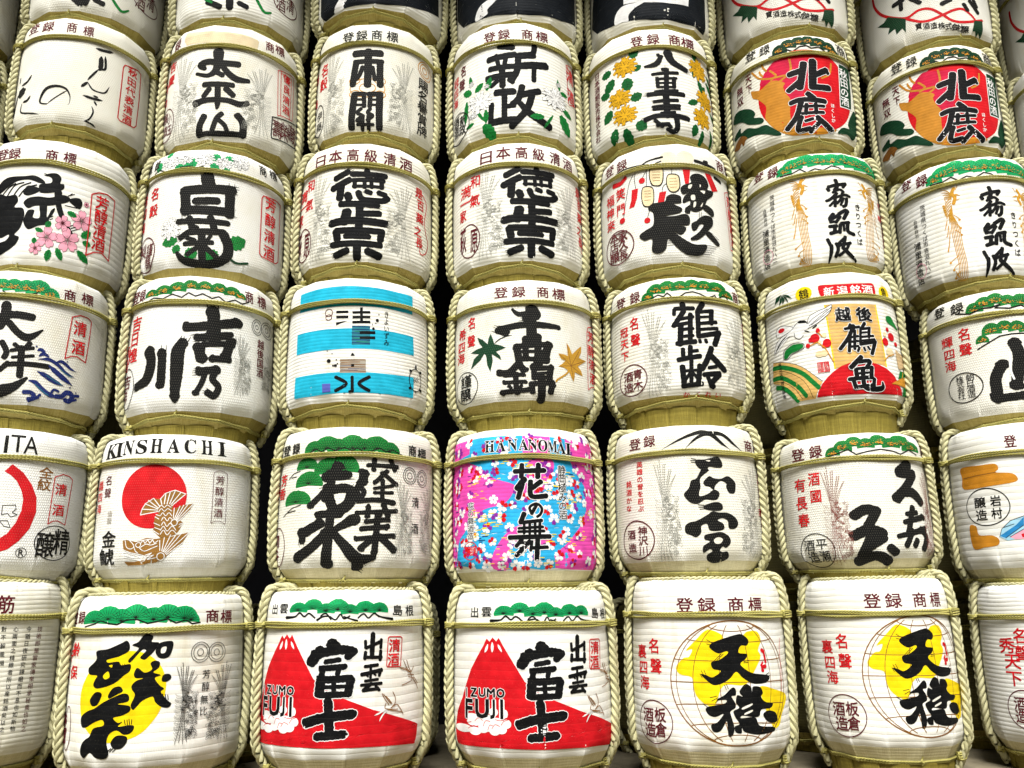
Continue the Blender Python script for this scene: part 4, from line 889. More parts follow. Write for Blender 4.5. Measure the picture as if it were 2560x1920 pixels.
K character black n:-64,-337,15.8 -53,-368,15.8;-50,-368,16.7 -53,-400,16.5 -64,-447,7;-29,-359,16 -22,-383,15.9 -34,-420,15.6;-20,-360,14.3 13,-328,14.7;13,-326,16.6 1,-374,16.3;-20,-369,14.3 35,-354,15;29,-359,14 13,-388,13.6 -19,-416,13.3;-1,-379,18.9 25,-406,19.3 61,-441,12
T side_text black b きりつくば:88,-172,30,34;86,-216,29,33;85,-259,29,33;84,-302,29,33;82,-345,29,33
T side_text black n 茨城県つくば市吉沼九八二:-296,-64,27,26;-297,-94,27,26;-298,-123,27,26;-298,-153,27,26;-299,-182,27,26;-300,-212,26,25;-301,-241,26,25;-302,-269,27,25;-303,-298,27,25;-304,-327,27,25;-305,-356,27,25;-306,-384,26,25
T side_text black n 合資会社:-344,-117,24,20;-343,-139,24,20;-342,-162,23,20;-341,-185,23,20
T side_text black b 浦里酒造店:-348,-233,42,34;-350,-274,42,34;-352,-315,42,34;-354,-356,42,34;-356,-396,42,33
E seal_patch pink 2.8:-346,-353,32.3,33.9
L seal_frame red c 4.1:290,-60 299,-69 281,-345 272,-338
T seal_text red b 芳醇清酒:267,-114,22,31;260,-184,41,31;310,-231,34,31;306,-299,32,32
@A3
G fans emerald g:4,35,39.0,42.9;49,31,41.0,47.4;97,28,41.8,49.6;143,27,48.1,56.9;188,13,36.5,42.0
L branch black n 4.5:-2,12 30,9 10,22;107,7 139,24 129,5 162,5
T top_text maroon b 商標:265,39,53,50;351,47,66,51
K character black n:11,-91,32.7 66,-78,31.7 131,-83,31.3;32,-38,39.8 34,-88,39.5 16,-128,39.8;49,-112,27.2 87,-153,27.6 125,-169,31 173,-132,7.2
K character black n:34,-195,22.7 54,-233,22.3 48,-258,22.3;80,-202,17.7 98,-216,17.6;132,-193,22.1 122,-213,22;70,-228,15 146,-211,15;77,-256,13.2 150,-243,13.2;60,-286,21.2 137,-279,21 208,-279,21.6;106,-214,25.5 110,-330,25.2;37,-310,21.4 63,-281,21.2
K character black n:47,-395,52.7 94,-374,34.7 135,-337,11.3
K wave navy t:164,-219,13.3 173,-213,13.4 185,-219,13.4 190,-229,13.4;171,-241,12.2 182,-231,12.2 196,-232,12.3 207,-239,12.4;169,-254,5.8 204,-249,13.5 227,-256,13.8 249,-269,14 280,-292,10.7 324,-306,2.7;235,-259,12.6 256,-249,12.9 280,-260,13.2 298,-272,9.7 328,-280,2.7
K wave navy t:212,-275,19.5 237,-294,19.8 270,-316,20.5 314,-340,7.9;170,-304,8.6 199,-316,18.7 236,-336,19.1 277,-349,5.6;144,-346,14.2 167,-350,17.8 194,-374,17.9 227,-394,18.2 258,-398,18.7
K wave navy n:251,-396,19.2 272,-393,19.6 289,-375,20.2 310,-375,20.8 319,-390,20.9 306,-407,20.5 289,-405,20;308,-408,12.2 325,-383,12.5 347,-378,13.1;308,-408,9.6 338,-395,10.1;231,-384,10 239,-370,10.2 257,-375,10.3
K wave navy n:131,-394,16.4 153,-393,16.4 167,-402,16.5 162,-418,16.5 149,-420,16.4;151,-429,10.2 171,-417,10.3 190,-398,10.3;167,-422,7.4 185,-412,7.4
L spray teal s 2.5:205,-316 235,-332 267,-346;254,-281 281,-298 308,-307;168,-358 195,-381 222,-397
E spray navy 0:158,-202,3.5,3.8;281,-245,3.2,2.8;304,-350,4.3,3.1;333,-367,3.6,2.8
L seal_frame red c 4.4:283,-51 319,-35 361,-35 381,-46 365,-230 321,-214 295,-218 269,-233
T seal_text red b 清酒:325,-92,63,62;324,-174,62,61
@B3
G fans green g:-146,36,36.7,28.2;-88,40,41.3,37.8;-27,49,38.9,40.0;28,59,34.4,37.3;83,58,33.9,37.3;139,53,37.1,39.8;197,49,37.6,37.5;234,43,24.3,22.6
L branch black n 5.1:-176,11 -131,24 -85,16 -45,32 -5,17 21,37 49,23 76,35 113,19 140,30 169,11 208,28 241,18 274,35
T top_text maroon b 登録:-266,51,76,58;-205,49,42,53
T top_text maroon b 商標:277,58,45,52;355,58,63,53
G phoenix grey r:212,-109 300,-373
G phoenix grey l:367,-142 520,-331
E emblem black 2.5:326,-62,31.5,32.6;325,-62,21.3,23.7;324,-62,8.5,8.9;404,-57,51.1,34.9;399,-57,34.3,24.9;396,-57,13.6,10.0
T side_text maroon b 越後国酒:353,-129,45,38;352,-170,45,38;352,-211,44,38;353,-251,44,38
K character black bh:27,-108,37 94,-99,36.8 225,-68,40.2;121,-35,51.1 133,-142,50.7;71,-149,31.7 188,-129,33.3;74,-188,42.1 85,-233,41.8;90,-176,23 199,-161,24.4;194,-164,40.5 180,-222,39.6;125,-231,26.9 189,-227,27.9
K character black bh:81,-286,31.2 150,-274,31.9;106,-288,21.8 92,-336,21.7 73,-374,21.6;146,-279,27 134,-314,26.7 159,-344,27 143,-381,26.6 121,-370,26.5
K character black bh:-132,-203,48.9 -117,-239,47.4 -134,-312,48.5 -183,-334,35.3;-67,-214,38.1 -66,-271,37.8 -66,-334,37.6;11,-173,40.9 -4,-212,53.6 -4,-292,50.7 -6,-387,38.2
T side_text red b 吉日煌:-230,-67,80,62;-236,-130,80,61;-241,-198,79,61
T side_text red b 祝酒:-289,-172,35,48;-304,-230,42,58
E seal_ring black 3.5:-269,-333,58.0,83.0
T seal_text maroon n 吉祥黒松:-273,-304,77,60;-281,-362,45,59;-327,-297,38,53;-315,-359,45,62
@C3
P band cyan n:-245,67 -175,68 -112,71 -50,72 11,72 63,71 120,69 194,67 282,68 279,-20 205,-22 131,-20 79,-20 28,-19 -28,-20 -86,-22 -156,-24 -240,-22
P band cyan n:-248,-122 -162,-123 -102,-122 -43,-123 17,-122 76,-123 133,-124 200,-125 283,-124 284,-212 201,-215 134,-213 83,-213 33,-214 -26,-215 -88,-217 -157,-219 -249,-215
P band cyan n:-253,-316 -164,-319 -94,-319 -37,-318 22,-318 80,-318 137,-318 203,-317 284,-311 284,-406 206,-408 139,-408 83,-408 24,-409 -34,-410 -91,-412 -167,-414 -259,-410
P bar black n:-56,-41 -7,-42 -7,-53 -56,-53;-56,-64 -7,-65 -6,-77 -55,-76;-56,-95 -9,-88 -55,-108
P bar black n:39,-27 50,-26 52,-95 41,-96;9,-45 80,-41 81,-52 10,-56;10,-66 81,-63 81,-74 10,-78;10,-89 81,-85 82,-97 10,-101
P brush_square teal n:9,-111 80,-109 82,-195 10,-198
L brush_streaks navy n 3.2:10,-115 80,-115;10,-128 78,-127;9,-144 80,-146;10,-160 79,-161;10,-175 81,-174;11,-188 81,-190
L brush_streaks green n 2.6:22,-136 67,-136;14,-167 59,-169;28,-183 77,-183
P bar black n:40,-135 102,-131 102,-145 40,-149;40,-159 102,-155 102,-168 41,-171
P bar black n:14,-232 24,-246 6,-246
P brush_square greytan n:-35,-260 66,-259 68,-321 -33,-322
L brush_streaks brown n 3.1:-34,-268 65,-264;-33,-283 64,-286;-33,-299 65,-295;-32,-314 66,-315;-29,-276 43,-274
L brush_streaks navy n 2:-33,-291 21,-290;-1,-304 66,-305;-28,-309 35,-311
P bar black n:10,-284 22,-284 22,-295 10,-296
K bar black n:15,-340,12.4 17,-403,12.3;6,-404,11.4 17,-403,11.3;-49,-340,14.6 -8,-369,14.3 -48,-399,14.5;81,-338,14.4 42,-369,14.3 81,-398,14.3
P brush_square violet n:-105,-366 -70,-367 -69,-404 -104,-404
E rings maroon 2.7:-87,-48,15.7,16.6;-87,-69,12.6,12.8
T side_text black n きよいずみ:147,-49,22,30;147,-82,22,30;147,-114,22,30;148,-146,22,30;148,-178,22,29
E splash black 0:109,-81,6.2,6.9;94,-121,5.6,6.3;103,-95,2.4,2.6;90,-101,2.3,2.1;115,-53,2.4,2.7;-80,-266,8.3,8.3;-62,-288,3.8,3.6;-52,-288,6.6,5.6;-44,-280,2.8,3.1;-49,-263,2.8,3.1;-87,-221,3.0,2.1;-67,-234,2.4,2.1
E turtle black 3.7:296,-322,38.9,50.5
K turtle_flipper black n:296,-256,10.3 296,-271,10.3;261,-284,10.6 268,-286,10.8;327,-278,12.6 333,-280,12.8;259,-364,10.5 265,-363,10.7;327,-361,12.5 335,-362,12.8;294,-372,6.3 296,-377,6.3
L turtle_mark black n 2.6:284,-311 306,-332;307,-306 284,-337;280,-320 287,-324 280,-330;314,-312 306,-319 314,-323
@D3
T top_text maroon b 登録:-111,56,56,55;-38,53,53,54
T top_text maroon b 商標:61,53,52,55;131,51,59,55
K character black bh:15,-29,43.5 30,-60,43.6 -5,-66,43.2;18,-45,23.9 -36,-55,23.8 -63,-32,10.9;-116,-120,31.1 -20,-105,30.1 45,-104,30.5 123,-107,20.9;11,-66,42.2 11,-172,41.6;-118,-123,33.4 -94,-136,32.8
K character black b:-47,-211,30.7 -40,-263,30.6;-47,-205,25.4 76,-193,26.4;76,-198,36.2 61,-262,35.6;-15,-169,25.5 -13,-258,25.3;36,-158,30.2 34,-258,29.8;-48,-229,14.8 71,-227,15.2;-40,-263,21.1 61,-262,21.6
K character black b:-41,-280,29.5 -77,-318,29.7 -113,-321,30.3;-40,-285,29.5 -22,-311,29.4;-96,-333,18.2 -23,-332,17.8;-96,-365,18.1 -19,-364,17.7;-54,-331,23.1 -51,-408,22.9;-79,-381,13.7 -74,-389,13.6;-36,-389,13.5 -31,-380,13.5;-106,-408,22.4 -6,-400,21.8;33,-280,35 24,-300,34.9;18,-306,23.2 85,-298,24;18,-306,23.2 18,-347,23.1;85,-298,27.3 79,-345,27.1;27,-327,13.2 75,-322,13.5;18,-348,17.8 79,-342,18.4;8,-374,23 93,-365,24.1;11,-374,20.9 12,-409,20.8;90,-371,26.1 85,-406,25.8;48,-346,33 48,-444,33.5
K stem black t:-139,-182,5.2 -119,-166,5.1 -90,-154,5 -66,-152,5
P maple_leaf darkgreen n:-155,-133 -144,-162 -139,-184 -119,-190 -91,-206 -115,-214 -132,-219 -115,-241 -110,-261 -130,-244 -150,-228 -146,-258 -157,-308 -171,-275 -176,-232 -184,-220 -205,-248 -257,-279 -239,-235 -210,-217 -229,-212 -257,-203 -222,-193 -193,-189 -210,-166 -220,-138 -193,-154 -169,-179 -165,-153
P maple_leaf goldleaf n:160,-173 176,-194 188,-222 215,-195 245,-172 242,-203 226,-231 246,-234 276,-235 241,-257 220,-272 240,-290 250,-312 221,-307 201,-303 200,-324 193,-348 181,-327 169,-302 145,-290 119,-288 140,-272 153,-257 133,-252 120,-229 147,-229 166,-234 163,-202
L leaf_veins brown n 2.7:181,-277 164,-186;181,-277 237,-185;181,-277 258,-241;181,-277 239,-306;181,-277 193,-339;181,-277 127,-286;181,-277 128,-233
L stem goldleaf s 7.5:176,-291 155,-318 117,-346 107,-358
T side_text red b 名聲:-253,-62,47,56;-256,-147,47,55
T side_text red b 希四海:-320,-100,58,52;-327,-158,61,51;-330,-211,61,51
E seal_ring black 3.7:-294,-359,76.6,72.9
T seal_text black b 謹醸:-289,-329,75,58;-294,-389,74,57
L seal_frame red n 4:292,-96 302,-68 340,-54 380,-60;292,-96 288,-366;380,-60 371,-341 323,-347 288,-366
T seal_text red b 芳醇清酒:330,-108,66,54;330,-175,66,53;333,-240,67,52;338,-305,67,52
@E3
G fans green g:-187,23,29.9,31.0;-149,44,43.8,48.6;-98,54,42.0,48.5;-44,52,39.3,45.7;11,56,40.8,45.9;69,54,44.5,46.3;127,50,55.0,49.9;180,28,46.9,35.4
L branch black n 5.7:-221,17 -177,15 -139,31 -115,19 -99,36 -71,5 -41,17 -21,31 10,36 40,26 76,9 112,25 123,9 166,34 186,18
T top_text maroon b 登録:-346,41,74,57;-252,44,54,56
T top_text maroon b 商:254,43,56,61
G phoenix grey r:-226,-22 -98,-453
G phoenix grey l:144,-44 296,-421
K character black n:-38,-23,25.2 -34,-50,25.2;-69,-44,19.4 6,-45,19.8;-73,-48,17.1 -75,-71,17.1;-34,-57,22.9 -78,-126,22.6;-82,-126,17 -13,-113,17.1;-47,-95,15.9 3,-85,16.2;-49,-122,24.9 -57,-215,24.5;-7,-74,21.9 -15,-205,21.4;-45,-145,15.8 -0,-141,16;-47,-178,15.7 -2,-174,16;-68,-210,22.3 6,-203,22.8;48,-23,26.4 31,-50,26;25,-63,16.4 94,-52,17.6;25,-57,22.3 22,-178,21.9;88,-53,23.7 84,-113,23.4;28,-87,11.7 86,-80,12.4;26,-117,16.3 108,-105,17.9;24,-146,15.1 112,-134,16.6;22,-178,21.9 121,-155,24.6;116,-155,28.2 94,-212,27;26,-197,16.2 27,-205,16.1;52,-194,16.5 55,-204,16.5
K character black n:-16,-228,21.4 -19,-281,21.2;-17,-250,15.7 13,-245,15.9;-47,-238,19 -47,-275,18.9;-67,-286,22.2 22,-271,22.8;-53,-319,24.3 -49,-407,24.1;19,-315,23.8 9,-399,23.4;-54,-408,21.9 23,-399,22.5;-15,-293,17.9 -20,-388,17.6;-45,-339,13.3 13,-336,13.5;-22,-346,13.3 -42,-378,13.2;-13,-346,13.4 6,-374,13.5;76,-231,26.4 51,-291,25.6 27,-331,25.1;73,-269,28.7 132,-328,31;59,-324,16.4 92,-316,17;36,-357,22.9 106,-347,24.7;105,-353,25.9 65,-397,24.5 75,-410,24.7;51,-367,19.7 65,-409,19.8
T side_text red b かくれい:-41,-446,30,25;9,-447,31,25;56,-445,32,25;107,-445,32,25
T side_text red b 名聲:-259,-82,52,61;-256,-162,52,60
T side_text red b 冠天下:-325,-109,56,48;-324,-166,56,48;-323,-226,55,47
E seal_ring maroon 4.9:-285,-350,78.8,73.3
T seal_text maroon b 青木酒造:-252,-327,49,46;-252,-377,49,45;-305,-330,59,46;-306,-381,59,45
L seal_frame red n 3.7:296,-82 327,-50 328,-63 306,-346 321,-342 296,-82
T seal_text red b 芳醇清酒:348,-102,43,39;314,-176,36,50;339,-233,37,51;314,-302,34,47
@F3
P gold_panel goldpale n:-133,-30 -84,-32 -29,-33 35,-35 105,-33 116,-167 125,-308 81,-296 -7,-292 -87,-306 -116,-314 -125,-176
L panel_edge yellow n 6.2:-130,-32 -122,-176 -115,-312;101,-35 113,-167 123,-304
L panel_lines tan n 2.1:-129,-46 102,-47;-129,-65 103,-65;-128,-83 107,-83;-127,-101 107,-101;-125,-119 109,-119;-124,-138 110,-137;-124,-156 111,-154;-122,-174 113,-172;-121,-192 114,-190;-121,-210 116,-208;-120,-227 118,-225;-119,-245 120,-243;-119,-263 120,-260;-118,-281 121,-278
P rising_sun red n:-204,-425 -193,-399 -175,-371 -151,-347 -122,-324 -87,-303 -47,-291 -6,-287 35,-290 80,-299 124,-315 166,-338 197,-369 219,-396 228,-419 145,-423 66,-425 10,-425 -50,-425 -108,-426 -157,-425
P arc_band goldpale n:-435,-226 -369,-238 -300,-261 -250,-289 -211,-324 -184,-355 -172,-362 -192,-389 -212,-428 -288,-428 -327,-376 -383,-338 -455,-316
L arc_band green s 20.2:-438,-252 -372,-261 -303,-286 -253,-316 -219,-352 -191,-384;-448,-299 -379,-307 -329,-332 -282,-369 -252,-410;-423,-342 -369,-356 -329,-385 -296,-425
L arc_band goldpale s 8.1:-442,-271 -367,-284 -312,-307 -267,-339 -228,-389 -216,-420
L arc_line black s 2:-435,-226 -369,-238 -300,-261 -250,-289 -211,-324 -172,-359;-442,-269 -375,-278 -312,-303 -261,-340 -233,-383 -222,-422;-452,-314 -381,-325 -331,-349 -295,-382 -271,-421
P crane white s:-417,-190 -397,-150 -355,-129 -311,-120 -371,-125 -392,-111 -384,-87 -357,-78 -295,-92 -253,-86 -235,-80 -213,-100 -202,-71 -170,-56 -129,-44 -101,-33 -111,-64 -143,-91 -180,-111 -212,-121 -235,-137 -243,-157 -265,-157 -282,-143 -306,-137 -336,-156 -387,-185
L crane_line black s 2.6:-417,-190 -397,-150 -355,-129 -297,-113 -265,-89 -236,-82 -213,-100;-213,-100 -202,-71 -170,-56 -129,-44 -101,-33 -111,-64 -143,-91 -180,-111 -212,-121;-206,-112 -168,-88 -104,-44;-195,-109 -158,-89 -108,-57;-210,-101 -182,-80 -120,-50;-388,-120 -389,-91 -357,-78 -315,-87 -284,-100;-280,-127 -276,-149 -254,-160 -236,-147;-407,-187 -350,-152 -306,-137
K crane_crest black t:-257,-85,12.9 -236,-86,12.7 -215,-92,12.4;-192,-125,6.1 -170,-113,6;-229,-128,5.2 -206,-138,5.1;-407,-190,7.1 -366,-153,6.4 -319,-128,5.8
E crane_crown red 0:-353,-98,21.1,10.3
P pine_cluster green s:-348,-226 -340,-197 -311,-183 -285,-178 -245,-185 -244,-200 -270,-209 -308,-215 -330,-230
P pine_cluster green s:160,-78 198,-74 221,-93 262,-123 208,-116 163,-104
L pine_outline black sc 2.5:-352,-228 -346,-193 -314,-178 -285,-173 -242,-182 -240,-204 -270,-213 -305,-221 -329,-235
P bamboo_leaf darkgreen n:-385,31 -372,59 -335,65 -352,42;-354,18 -346,45 -332,62 -334,31;-330,18 -333,41 -330,61 -316,34;-295,14 -316,40 -328,62 -305,41;-274,29 -302,43 -328,63 -295,51
E crest_disc yellow 0:-218,37,38.6,31.4;169,27,37.5,31.1
T crest_text black b 鶴:-217,34,46,47
T crest_text black b 亀:167,26,41,50
P title_plate red s:-150,41 -144,60 -89,57 -24,56 48,59 91,63 105,57 110,30 104,6 63,5 7,6 -55,6 -114,6 -141,10
T title_text white b 新潟銘酒:-106,26,45,43;-49,26,46,43;11,28,50,43;68,31,57,44
E plum red 0:-186,-170,21.0,20.3;-204,-175,11.2,11.2;-170,-139,9.4,11.2;-137,-199,18.2,19.1;-150,-209,9.6,10.0;-219,-198,10.4,10.1;178,-168,23.1,18.3;156,-138,10.2,9.6;133,-195,18.1,17.8;210,-196,14.5,9.8
E plum cream 0:-172,-242,18.6,14.0;-153,-241,16.4,14.0;-145,-163,9.7,11.1;-168,-193,7.8,10.1;155,-239,25.0,18.7;134,-162,9.1,10.5
L plum_twig gold n 4.5:-208,-198 -177,-189 -146,-219 -118,-283;-168,-147 -155,-167;115,-278 140,-258 185,-244
P turtle tan s:200,-224 235,-231 260,-233 304,-246 299,-272 277,-303 260,-293 213,-306 203,-277
P wave_panel green n:217,-313 274,-309 306,-324 196,-349
P turtle_tail gold s:143,-376 226,-344 281,-338 260,-358 282,-378 229,-379 176,-377
P wave_panel green n:235,-384 260,-378 295,-413 228,-421
L wave_panel gold n 7.5:261,-380 280,-417;252,-312 234,-341
T side_text black n 株式会社越後鶴亀:-379,-247,22,17;-377,-269,22,17;-375,-290,22,17;-373,-311,22,17;-372,-332,22,17;-370,-353,22,17;-368,-373,22,17;-367,-394,22,17
L seal_frame red c 3:-185,-279 -139,-280 -137,-321 -185,-320
T seal_text red n 鶴亀謹醸:-149,-290,22,22;-149,-311,22,22;-172,-290,22,22;-171,-311,22,22
T character black bo 越後:-58,-80,63,60;35,-81,72,60
K character black oh:-33,-127,13.1 -41,-142,13.1;-57,-145,13 5,-138,13.5;-20,-132,17.3 -45,-182,17 -85,-231,16.6;-37,-162,15.1 -49,-243,14.8;-39,-183,12 -5,-179,12.3;-41,-203,11.9 -7,-200,12.2;-44,-224,11.9 -9,-222,12.1;-17,-153,14.2 -25,-234,14;32,-121,16 17,-142,15.7;10,-148,12.5 2,-209,12.3;10,-148,12.5 54,-142,13.1;52,-142,15.3 44,-182,15.1;8,-164,10.4 46,-160,10.8;5,-183,11.3 67,-176,12.2;3,-200,11.3 72,-191,12.3;2,-214,15.3 75,-201,16.8;73,-201,18.9 51,-254,18.3;-5,-229,12.2 -12,-244,12.1;16,-229,11.4 20,-241,11.4;35,-225,11.6 42,-236,11.7
K character black oh:-2,-270,21.3 -48,-312,20.6;-12,-290,17.1 36,-287,17.9 17,-315,17.5;-25,-320,13.9 45,-314,14.8;-30,-324,18.8 -28,-358,18.8;41,-314,20 34,-358,19.8;-26,-340,10.9 36,-336,11.5;-61,-363,17.5 39,-356,18.9;-44,-368,18.6 -37,-398,18.6;-37,-398,15.6 46,-389,16.8;48,-364,18 41,-389,17.7;0,-319,20.2 -2,-383,20 18,-406,20.3 82,-401,22.1 87,-376,9
@G3
G fans green g:-245,31,37.5,42.7;-205,46,40.6,48.2;-159,53,42.0,50.9;-110,43,37.8,45.6;-56,36,46.7,53.8
L branch black n 7:-327,38 -265,22 -211,36 -179,33 -142,42 -162,29 -109,19 -62,30 -48,22
G fans green g:-229,-116,27.1,31.3;-189,-81,39.5,47.0;-139,-73,34.8,41.8;-91,-79,35.5,41.8;-55,-87,32.3,36.7
L branch black n 6.2:-251,-146 -208,-126 -160,-102 -115,-98 -65,-100
T top_text black b 登録:-419,73,68,53;-320,64,62,51
K character black b:-110,-141,47.5 -100,-199,47.3 -122,-321,46.5;-165,-228,44.9 -198,-290,45.1 -198,-373,44.8;-199,-378,35.4 -102,-374,35.4
L brush_gap white s 8.3:-133,-185 -138,-257 -130,-299;-150,-266 -160,-327
T side_text red b 名聲:-300,-64,57,57;-303,-134,57,56
T side_text red b 輝四海:-390,-80,63,49;-385,-137,63,48;-386,-192,62,48
E seal_ring black 4.6:-332,-305,83.0,66.7
T seal_text black n 朝日酒造株式会社:-299,-263,37,29;-301,-289,37,29;-301,-315,37,29;-301,-342,37,29;-348,-263,38,29;-347,-288,37,29;-348,-314,37,29;-348,-341,37,29
@A4
T top_text black n ITA:120,51,52,72;160,57,52,72;207,55,52,73
P ring_arc red n:150,-29 191,-61 224,-106 246,-156 250,-216 234,-282 203,-332 167,-367 135,-380 130,-331 161,-304 184,-262 198,-215 200,-168 190,-132 171,-96 149,-74 126,-59
T side_text brown b 全紋:274,-53,54,47;271,-102,53,47
L seal_frame red c 3.8:311,-65 347,-50 377,-54 398,-66 381,-257 341,-243 320,-246 300,-259
T seal_text red b 清酒:345,-114,56,48;341,-199,54,47
E seal_ring black 3.7:339,-334,81.9,69.6
T seal_text black b 精醸:374,-327,79,103;300,-343,73,101
E mark_ring black 2.3:215,-378,18.4,19.0
T mark_text black b R:215,-378,18,25
L mark_outline black c 2.3:134,-195 176,-191 180,-207 168,-221 186,-229 166,-240 153,-226 134,-232;129,-255 156,-254 168,-281 147,-277
@B4
T top_text black s KINSHACHI:-209,56,78,66;-159,57,58,64;-113,62,48,64;-54,63,45,63;6,65,45,63;70,66,45,63;133,66,45,63;200,67,46,64;265,67,46,64
E sun_disc red 0:5,-150,125.8,135.1
P golden_fish bronze n:-35,-228 -30,-203 -18,-181 10,-160 36,-163 51,-140 87,-125 126,-140 102,-162 84,-182 81,-211 108,-191 158,-179 140,-217 112,-251 124,-262 111,-291 100,-309 70,-322 44,-323 15,-292 22,-281 18,-262 21,-237 33,-221 28,-216 -8,-219
P golden_fish bronze n:-100,-331 -80,-328 -45,-337 -7,-324 44,-324 70,-323 148,-300 124,-344 87,-383 56,-415 19,-428 20,-409 -12,-392 -75,-379 -94,-366
P fish_jaw bronze n:-91,-418 -46,-420 -14,-413 20,-402 14,-425 -18,-433 -78,-435
L fin_rays white n 3.5:29,-199 -8,-168;29,-204 -20,-182;28,-209 -30,-204;29,-215 -35,-228;35,-193 11,-160;42,-185 36,-161;51,-183 54,-140;61,-183 70,-131;70,-183 88,-126;75,-186 109,-133;78,-191 126,-140
L fin_rays white n 3.1:91,-246 108,-192;95,-248 122,-187;98,-250 137,-183;100,-253 157,-180;103,-258 143,-211;87,-243 88,-200;109,-268 124,-262;109,-280 121,-268
L fin_rays white n 3:47,-376 44,-334;54,-378 60,-322;58,-380 82,-311;61,-382 103,-307;65,-385 122,-302;68,-389 148,-300;71,-393 126,-344
L fin_rays white n 3.1:21,-237 35,-246;18,-262 40,-273;22,-281 43,-290;16,-292 39,-309;24,-227 37,-233
L scales white s 2.7:31,-201 41,-189 52,-198 62,-188 76,-197;33,-216 42,-203 53,-214 65,-203 79,-213;40,-233 48,-220 59,-233 70,-220 81,-233;45,-252 53,-238 66,-254 74,-240 86,-252;46,-272 54,-258 66,-277 77,-263 91,-277;44,-293 54,-276 68,-296 84,-276 99,-292;44,-310 55,-292 69,-312 85,-292 103,-309
L outline white n 3.1:36,-163 51,-140 70,-131 87,-125 126,-140;-35,-228 -30,-203 -18,-181 10,-160;44,-324 -45,-337 -80,-328
L head_lines white s 3:-88,-332 -81,-358 -65,-367 -50,-360;-72,-331 -55,-348 -45,-374 -34,-384;-41,-345 -31,-341 -25,-352 -35,-362 -45,-352 -41,-345;-29,-364 -5,-349 13,-353 33,-346;-29,-364 -10,-377 20,-365 37,-357;-92,-370 -63,-382 -30,-390 -7,-402 -11,-417 -47,-410 -88,-400;-89,-380 -55,-390 -25,-402 -47,-404 -87,-392
L head_spikes white n 3:-25,-345 -17,-332 -9,-346 1,-331 9,-346 18,-331 26,-346 38,-335;-5,-394 18,-385 -1,-401 25,-394 3,-411 33,-405
E fin_joint white 3:51,-400,13.2,15.0
E fin_joint white 3.1:91,-261,11.2,13.0
T side_text maroon n 名聲:-202,-71,44,42;-202,-125,43,41
T side_text red n 轟四海:-266,-89,53,41;-267,-138,52,40;-269,-187,52,40
T side_text greytan n 清龍:-175,-217,28,26;-175,-245,28,25
T character black b 金鯱:-175,-322,81,68;-184,-395,85,67
L seal_frame maroon c 2:231,-42 242,-35 259,-31 280,-34 294,-43 290,-260 266,-249 245,-250 227,-259
T seal_text maroon n 芳醇清酒:261,-72,41,37;259,-120,40,37;257,-167,40,37;256,-215,39,37
@C4
G fans green n:-130,22,44.8,42.0;-79,26,54.1,56.0;-35,21,43.3,47.3;18,23,55.5,62.4;60,22,42.2,47.3;107,24,54.7,59.4;157,16,44.7,45.4
L branch black n 4.8:-161,11 -120,26 -100,15 -73,30 -46,17 -12,30 18,16 35,28 61,12 90,18 116,31 143,17 167,28 212,9
G fans green n:-160,-46,49.5,42.7;-69,-67,57.1,59.9;-11,-59,56.8,63.0;-148,-113,60.5,53.9;-203,-184,69.9,51.6
L needle black n 3.4:-251,-84 -223,-64 -191,-58;-236,-81 -208,-79;-283,-235 -224,-205 -178,-195;-253,-221 -204,-216
K character black bh:-34,-48,43 -47,-84,43.1;-75,-86,38.5 -5,-83,37;-54,-105,24.3 -91,-158,24.8 -132,-198,25.9;-65,-142,37.9 -6,-134,36.8 26,-149,36.6;23,-153,43.5 8,-199,43.3 -33,-227,43.7;-64,-169,38.6 -46,-215,37.9;-95,-237,30.2 -27,-235,28.8;-54,-229,33.6 -59,-332,34.3 -66,-430,44.4;-97,-275,38.3 -163,-310,41.7;-163,-311,29.8 -168,-337,30;-67,-310,37.2 -120,-362,39 -187,-403,43.3;29,-258,44.7 -1,-276,33.6 -42,-301,21.8;-47,-301,26.2 1,-360,37.5 47,-410,46.7 100,-406,25.9;46,-432,38.8 51,-436,40.1
K character black bh:79,-40,16.9 187,-41,18.5;100,-20,18.1 96,-58,17.9;163,-16,19 177,-53,19.2;62,-72,35.3 59,-105,35.2;43,-125,20.1 64,-147,20.1 52,-175,20;45,-185,20 111,-179,20.5 174,-189,21.6;145,-64,17.6 105,-108,17;131,-70,17.4 184,-113,18.3;102,-133,12.5 168,-120,13.2;102,-151,12.4 169,-148,13.2;132,-102,17.3 131,-172,17.2
K character black bh:42,-232,16.4 184,-221,18;82,-207,19.2 79,-243,19.1;138,-201,21.7 152,-236,21.9;76,-266,19 157,-255,20.1;117,-238,24.8 107,-385,24.3;60,-294,19.8 153,-284,20.9;41,-334,17.9 177,-318,19.5;102,-329,24.4 58,-369,23.9;127,-324,28.4 178,-372,29.7
E emblem black 2.4:249,-71,32.3,34.5;249,-71,23.8,25.9;248,-71,11.9,13.4;321,-75,33.3,35.1;319,-75,24.7,26.3;318,-75,11.5,11.7
T side_text black n 清酒:278,-178,40,44;275,-285,39,43
G phoenix grey r:178,-90 262,-410
G phoenix grey l:295,-92 418,-404
T side_text red b 芳香:-293,-85,57,47;-304,-140,61,47
T side_text red b 薫萬代:-349,-121,34,48;-367,-175,35,48;-391,-226,45,42
E seal_ring maroon 3.8:-321,-356,57.3,78.8
T seal_text maroon b 関谷謹醸:-331,-331,49,51;-331,-388,48,50;-348,-336,36,50;-351,-391,36,49
T top_text black b 登録:-288,38,60,46;-222,39,43,45
T top_text black b 商標:262,34,43,48;319,29,58,49
@D4
